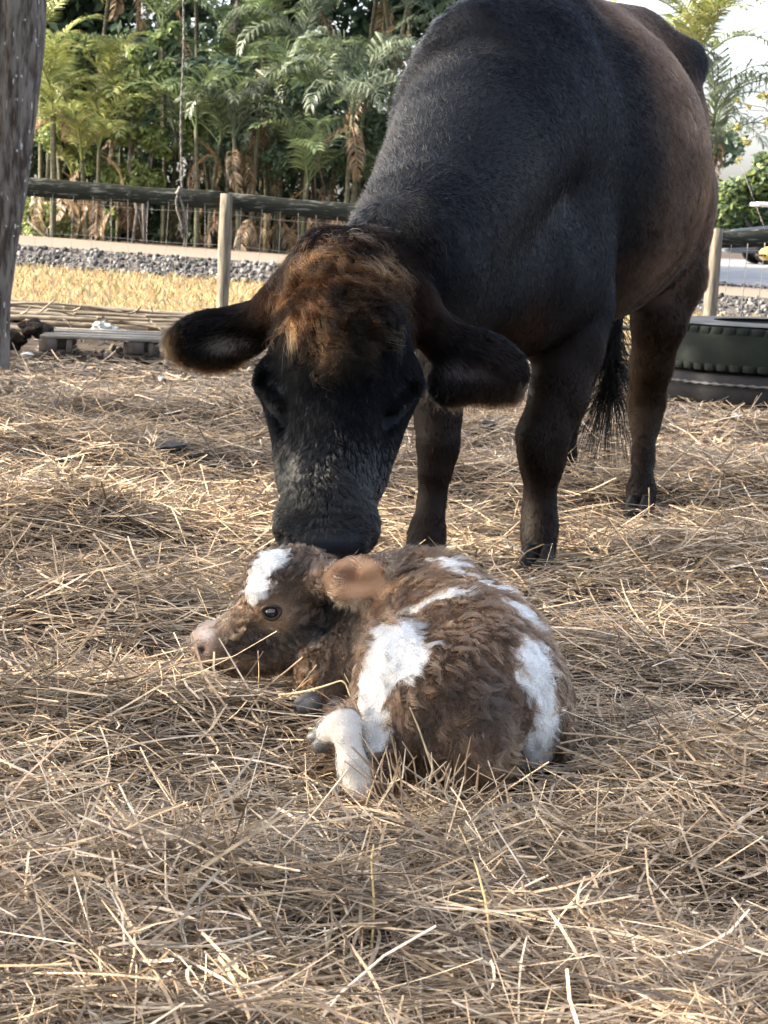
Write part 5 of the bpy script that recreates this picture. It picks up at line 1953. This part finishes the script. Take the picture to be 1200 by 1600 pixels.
# rim of the eyelids
th = np.linspace(0, 2 * math.pi, 25)
rim = []
for t in th:
    h0, _ = hit(BV_CALF, 424 + 14.5 * math.cos(t), 956 + 10.5 * math.sin(t) - 1.5 * math.cos(2 * t))
    rim.append(h0 - ray(424, 956) * .0015)
M_lid = mat('dark_eyelid', (.03, .02, .017), .45, .4)
obj('eyelid', MB().tube(rim, .0030, 8, False).mesh('eyelid', True), M_lid, calf)
M_calfhoof = mat('pale_grey_hoof', (.10, .105, .11), .5, .35, noise=(60, (.2, .19, .17), .5, .7))
for px, py, Y, dx in ((496, 1150, 3.19, -1), (504, 1162, 3.175, -1), (474, 1098, 3.53, -1), (480, 1104, 3.52, -1)):
    c0 = at(px + 18, py - 6, Y + .01)
    c1 = at(px - 14, py + 7, Y - .008)
    obj('hoof', MB().tube([c0, (c0 + c1) / 2, c1], [.015, .0155, .008], 12).mesh('hoof', True), M_calfhoof, calf)
# ------------------------------------------------------------------ hay
M_hay = bpy.data.materials.new('hay_straw')
M_hay.use_nodes = True
_t = M_hay.node_tree
_b = _t.nodes['Principled BSDF']
_a = _t.nodes.new('ShaderNodeAttribute')
_a.attribute_name = 'tint'
_tc = _t.nodes.new('ShaderNodeTexCoord')
_n = _t.nodes.new('ShaderNodeTexNoise')
_n.inputs['Scale'].default_value = 45
_n.inputs['Detail'].default_value = 4
_t.links.new(_tc.outputs['Object'], _n.inputs['Vector'])
_mr = _t.nodes.new('ShaderNodeMapRange')
_mr.inputs[1].default_value, _mr.inputs[2].default_value = .3, .7
_mr.inputs[3].default_value, _mr.inputs[4].default_value = .62, 1.25
_t.links.new(_n.outputs[0], _mr.inputs[0])
_hs = _t.nodes.new('ShaderNodeHueSaturation')
_t.links.new(_a.outputs['Color'], _hs.inputs['Color'])
_t.links.new(_mr.outputs[0], _hs.inputs['Value'])
_t.links.new(_hs.outputs[0], _b.inputs['Base Color'])
_b.inputs['Roughness'].default_value = .55
_b.inputs['Specular IOR Level'].default_value = .35

HAYC = np.array([(.36, .275, .185), (.30, .22, .145), (.46, .375, .275), (.25, .185, .125), (.19, .145, .105), (.40, .31, .21), (.14, .105, .078), (.56, .48, .38), (.33, .28, .22)])
HAYC = HAYC * np.array((1.20, 1.16, 1.10))
HAYP = np.array((.20, .18, .12, .14, .10, .12, .08, .03, .03))


def straws(name, n, ymin, ymax, ypow, l0, l1, w0, w1, up, zlo, zhi, bright=1.0, tubes=.35, segs=3, pal=HAYP, curve=.10, margin=.5, mask=None):
    u = rng.random(n)
    y = (ymin ** (1 - ypow) + u * (ymax ** (1 - ypow) - ymin ** (1 - ypow))) ** (1 / (1 - ypow))
    hw = .205 * y + margin
    x = rng.uniform(-1, 1, n) * hw
    if mask is not None:
        k = rng.random(n) < mask(x, y)
        x, y = x[k], y[k]
        n = len(x)
    # bundles lie roughly the same way
    p2 = np.stack([x, y], -1)
    yaw = (N3(p2, 3.2) * 2 - 1) * 3.2 + rng.normal(0, .75, n)
    yaw[rng.random(n) < .3] = rng.uniform(0, 6.28)
    r_ = rng.random(n) < .35
    yaw[r_] = rng.uniform(0, 6.28, r_.sum())
    L = l0 + (l1 - l0) * rng.random(n) ** 1.8
    pitch = rng.normal(0, up, n)
    d = np.stack([np.cos(yaw) * np.cos(pitch), np.sin(yaw) * np.cos(pitch), np.sin(pitch)], -1)
    z0 = zlo + (zhi - zlo) * rng.random(n)
    s = np.linspace(-.5, .5, segs + 1)
    # bend: sideways and upwards, sometimes a kink
    sd = np.stack([-np.sin(yaw), np.cos(yaw), np.zeros(n)], -1)
    bs, bu = rng.normal(0, curve, n), rng.normal(0, curve * .6, n)
    kink = np.where(rng.random(n) < .18, rng.normal(0, .5, n), 0)
    cz = H(x, y) + z0
    PTS = np.empty((n, segs + 1, 3))
    for i, q in enumerate(s):
        o = (q * q - .08) * 4
        kk = np.maximum(q - .1, 0) * kink
        PTS[:, i] = np.stack([x, y, cz], -1) + d * (q * L)[:, None] + sd * ((bs * o * .25 + kk) * L)[:, None]
        PTS[:, i, 2] += bu * o * .25 * L
    # follow the bed: ends do not sink far under it
    for i in range(segs + 1):
        hz = H(PTS[:, i, 0], PTS[:, i, 1]) + np.minimum(z0, 0) - .012
        PTS[:, i, 2] = np.maximum(PTS[:, i, 2], hz)
    bad = np.zeros(n, dtype=bool)
    for i in range(segs + 1):
        bad |= (FC.sample(PTS[:, i]) < .004) | (FB.sample(PTS[:, i]) < .004)
    for q in (.25, .75):
        m_ = PTS[:, 0] * (1 - q) + PTS[:, -1] * q
        bad |= (FC.sample(m_) < .004)
    ok = ~bad
    PTS, yaw, L = PTS[ok], yaw[ok], L[ok]
    x, y = x[ok], y[ok]
    n = len(PTS)
    w = (w0 + (w1 - w0) * rng.random(n) ** 2.2)
    cidx = rng.choice(len(HAYC), n, p=pal / pal.sum())
    patch = .72 + .56 * N2(np.stack([x, y], -1), 2.4)
    col = HAYC[cidx] * ((.35 + 1.15 * rng.random(n) ** 1.1) * bright * patch)[:, None]
    T = np.gradient(PTS, axis=1)
    T /= np.linalg.norm(T, axis=2)[..., None] + 1e-9
    istube = rng.random(n) < tubes
    mv, mq, mt, mc, base = [], [], [], [], 0
    # flat blades
    f = np.where(~istube)[0]
    if len(f):
        roll = rng.normal(0, .7, len(f))
        a = np.cross(T[f], np.array((0, 0, 1.0)))
        a /= np.linalg.norm(a, axis=2)[..., None] + 1e-9
        b = np.cross(T[f], a)
        wd_ = a * np.cos(roll)[:, None, None] + b * np.sin(roll)[:, None, None]
        tw = (w[f][:, None] * (1 - .5 * np.abs(s)[None] ** 2 * 2) * .5)[..., None]
        A, B = PTS[f] - wd_ * tw, PTS[f] + wd_ * tw
        V = np.stack([A, B], 2).reshape(-1, 3)
        m = (segs + 1) * 2
        i0 = np.arange(len(f))[:, None, None] * m + np.arange(segs)[None, :, None] * 2
        mq.append((i0 + np.array([0, 1, 3, 2])).reshape(-1, 4) + base)
        mv.append(V)
        mc.append(np.repeat(col[f], m, 0))
        base += len(V)
    f = np.where(istube)[0]
    if len(f):
        a = np.cross(T[f], np.array((0, 0, 1.0)))
        a /= np.linalg.norm(a, axis=2)[..., None] + 1e-9
        b = np.cross(T[f], a)
        R_ = (w[f][:, None] * .45 * (1 - .25 * (s + .5)[None]))[..., None]
        ring = [PTS[f] + (a * math.cos(t) + b * math.sin(t)) * R_ for t in (0.5, 2.6, 4.7)]
        V = np.stack(ring, 2).reshape(-1, 3)
        m = (segs + 1) * 3
        i0 = np.arange(len(f))[:, None, None] * m + np.arange(segs)[None, :, None] * 3
        for j in range(3):
            k = (j + 1) % 3
            mq.append((i0 + np.array([j, k, 3 + k, 3 + j])).reshape(-1, 4) + base)
        mv.append(V)
        mc.append(np.repeat(col[f], m, 0))
        base += len(V)
    me = mesh_np(name, np.concatenate(mv), [np.concatenate(mq)], np.concatenate(mc))
    return tag(obj(name, me, M_hay), kind='stuff')


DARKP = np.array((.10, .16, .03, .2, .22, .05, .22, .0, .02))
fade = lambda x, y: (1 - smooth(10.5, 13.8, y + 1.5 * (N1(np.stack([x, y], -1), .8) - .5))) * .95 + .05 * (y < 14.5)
straws('hay', 42000, 2.0, 5.2, 1.6, .04, .18, .0012, .0032, .10, -.03, -.006, .28, .1, 3, DARKP)  # underlayer darkened: shade in the gaps put into its colour
straws('hay', 46000, 2.0, 5.2, 1.6, .03, .24, .0010, .0038, .14, -.008, .018, 1.2, .16, 4, curve=.2)
straws('hay', 11000, 2.0, 5.2, 1.6, .05, .36, .0013, .0048, .22, .006, .04, 1.35, .35, 5, curve=.32)
straws('hay', 34000, 5.0, 9.0, 1.4, .06, .26, .0022, .0045, .13, -.02, .008, .95, .25, 3)
straws('hay', 9000, 5.0, 9.0, 1.4, .08, .34, .0024, .0055, .30, .0, .035, 1.4, .35, 3, curve=.16)
straws('hay', 30000, 8.5, 14.6, 1.2, .08, .28, .0035, .006, .14, -.015, .01, 1.05, .1, 2, mask=fade)
straws('hay', 7000, 8.5, 14.0, 1.2, .08, .3, .0035, .007, .30, .0, .03, 1.25, .1, 2, mask=fade)


def tuft_mask(x, y):
    m = np.zeros(len(x))
    for mx, my, rx, ry, h in MOUNDS:
        m = np.maximum(m, np.exp(-(((x - mx) / rx) ** 2 + ((y - my) / ry) ** 2)))
    return m


straws('hay', 26000, 2.4, 10.0, 1.5, .06, .30, .002, .005, .38, .0, .05, 1.3, .3, 3, curve=.18, mask=tuft_mask)

# single stalks that stand out
STALKS = [
    ('pale bent straw stalk lying across from the calf chest to its stifle', [(436, 1086, 3.32), (470, 1082, 3.27), (505, 1073, 3.24), (533, 1063, 3.215), (540, 1068, 3.21), (548, 1090, 3.20)], .0035, (.58, .46, .27)),
    ('straw stalk held at the calf nostril', [(230, 1048, 3.60), (270, 1030, 3.61), (304, 1018, 3.612)], .0026, (.45, .32, .18)),
    ('straw stalk lying just under the calf nose', [(215, 1046, 3.56), (280, 1039, 3.57), (344, 1034, 3.585)], .0028, (.48, .35, .2)),
    ('short straw stub leaning on the calf chin', [(340, 1056, 3.57), (358, 1046, 3.58), (372, 1033, 3.59)], .0024, (.42, .30, .18)),
    ('long golden stalk standing up at the bottom edge left of the middle', [(568, 1610, 2.22), (578, 1520, 2.32), (585, 1420, 2.42), (580, 1345, 2.48), (584, 1320, 2.5)], .0035, (.60, .42, .17)),
    ('long golden stalk standing up at the bottom edge right of the middle', [(775, 1570, 2.28), (768, 1490, 2.36), (760, 1410, 2.44), (742, 1345, 2.54), (716, 1290, 2.66)], .0035, (.58, .42, .2)),
    ('thick pale stalk lying diagonally at the lower right of the foreground', [(735, 1470, 2.58), (800, 1498, 2.52), (880, 1535, 2.46), (990, 1588, 2.38)], .0042, (.55, .43, .27)),
    ('thick pale stalk crossing under the diagonal one in the foreground', [(640, 1610, 2.3), (720, 1550, 2.4), (800, 1495, 2.5), (935, 1440, 2.6)], .0042, (.46, .37, .26)),
    ('long pale stalk lying diagonally across the hay below the calf leg', [(287, 1296, 2.92), (340, 1335, 2.84), (400, 1385, 2.74), (480, 1455, 2.6), (560, 1500, 2.5)], .0038, (.50, .38, .22)),
    ('brown jointed stalk lying level across the hay left of the middle', [(208, 1325, 2.86), (275, 1338, 2.84), (345, 1345, 2.82), (420, 1372, 2.76), (540, 1386, 2.74)], .0040, (.36, .26, .15)),
    ('golden stalk leaning along the bottom left edge of the golden upright one', [(480, 1610, 2.28), (487, 1520, 2.38), (488, 1470, 2.45), (470, 1430, 2.5)], .0038, (.58, .45, .24)),
    ('bright straw leaning against the calf thigh', [(668, 1262, 2.98), (700, 1226, 3.02), (722, 1196, 3.03), (735, 1135 + 42, 3.03)], .0026, (.50, .38, .22)),
    ('long thin straw standing in front of the calf thigh', [(690, 1240, 2.99), (672, 1190, 3.03), (655, 1140, 3.05), (640, 1105, 3.06)], .0032, (.46, .35, .21)),
    ('straw standing in front of the calf hind hock', [(562, 1290, 2.96), (578, 1240, 3.03), (592, 1200, 3.05), (606, 1165, 3.06)], .0030, (.46, .34, .2)),
    ('brown twig standing below the calf rump', [(742, 1250, 2.97), (745, 1225, 3.0), (748, 1195, 3.02)], .0040, (.30, .18, .09)),
    ('twig slanting under the calf rump', [(745, 1262, 2.98), (780, 1228, 3.01), (806, 1197, 3.03)], .0030, (.28, .18, .10)),
    ('pale straw standing upright right of the calf rump', [(845, 1300, 2.88), (835, 1250, 2.95), (824, 1215, 3.0)], .0030, (.55, .42, .25)),
    ('straw bent against the cow near front hoof', [(790, 905, 5.2), (806, 880, 5.2), (822, 862, 5.2), (850, 850, 5.18)], .0045, (.48, .35, .2)),
    ('pale straw standing before the cow far hind hoof', [(1012, 835, 6.25), (1014, 800, 6.3), (1014, 762, 6.3)], .005, (.55, .44, .26)),
    ('pale straw standing upright under the cow ear', [(808, 645, 7.6), (809, 615, 7.6), (808, 605, 7.6)], .006, (.5, .42, .3)),
]
for lb, pts, r, c in STALKS:
    pp = np.array([at(*p) for p in pts])
    # smooth the line
    t = np.linspace(0, len(pp) - 1, len(pp) * 4 - 3)
    q = np.stack([np.interp(t, np.arange(len(pp)), pp[:, a]) for a in range(3)], -1)
    q[1:-1] = (q[:-2] + 2 * q[1:-1] + q[2:]) / 4
    rad = r * .55 * np.linspace(1, .55, len(q)) * np.where(np.arange(len(q)) % 5 == 4, 1.18, 1.0)
    o = q[0].copy()
    mb = MB().tube(q - o, rad, 7, True, np.array(c) * .85)
    st = mb.build('straw_stalk', M_hay, None, True, o)
    tag(st, lb, 'straw', 'single stalks standing out of the hay')
# the sprig of upright straws in front of the calf rump
pts = []
mb = MB()
o = at(660, 1240, 3.0)
for k in range(46):
    b = at(rng.uniform(590, 730), rng.uniform(1215, 1275), 2.98 + rng.normal(0, .02))
    e = b + np.array((rng.normal(0, .035), rng.normal(-.01, .02), rng.uniform(.02, .085)))
    m_ = (b + e) / 2 + rng.normal(0, .005, 3)
    if min(FC.sample(np.array([b, m_, e]))) < .004:
        continue
    mb.tube(np.array([b, m_, e]) - o, [.0013, .0012, .0006], 5, False, HAYC[rng.integers(len(HAYC))] * rng.uniform(.9, 1.3))
tag(mb.build('standing_straw', M_hay, None, False, o), kind='stuff')
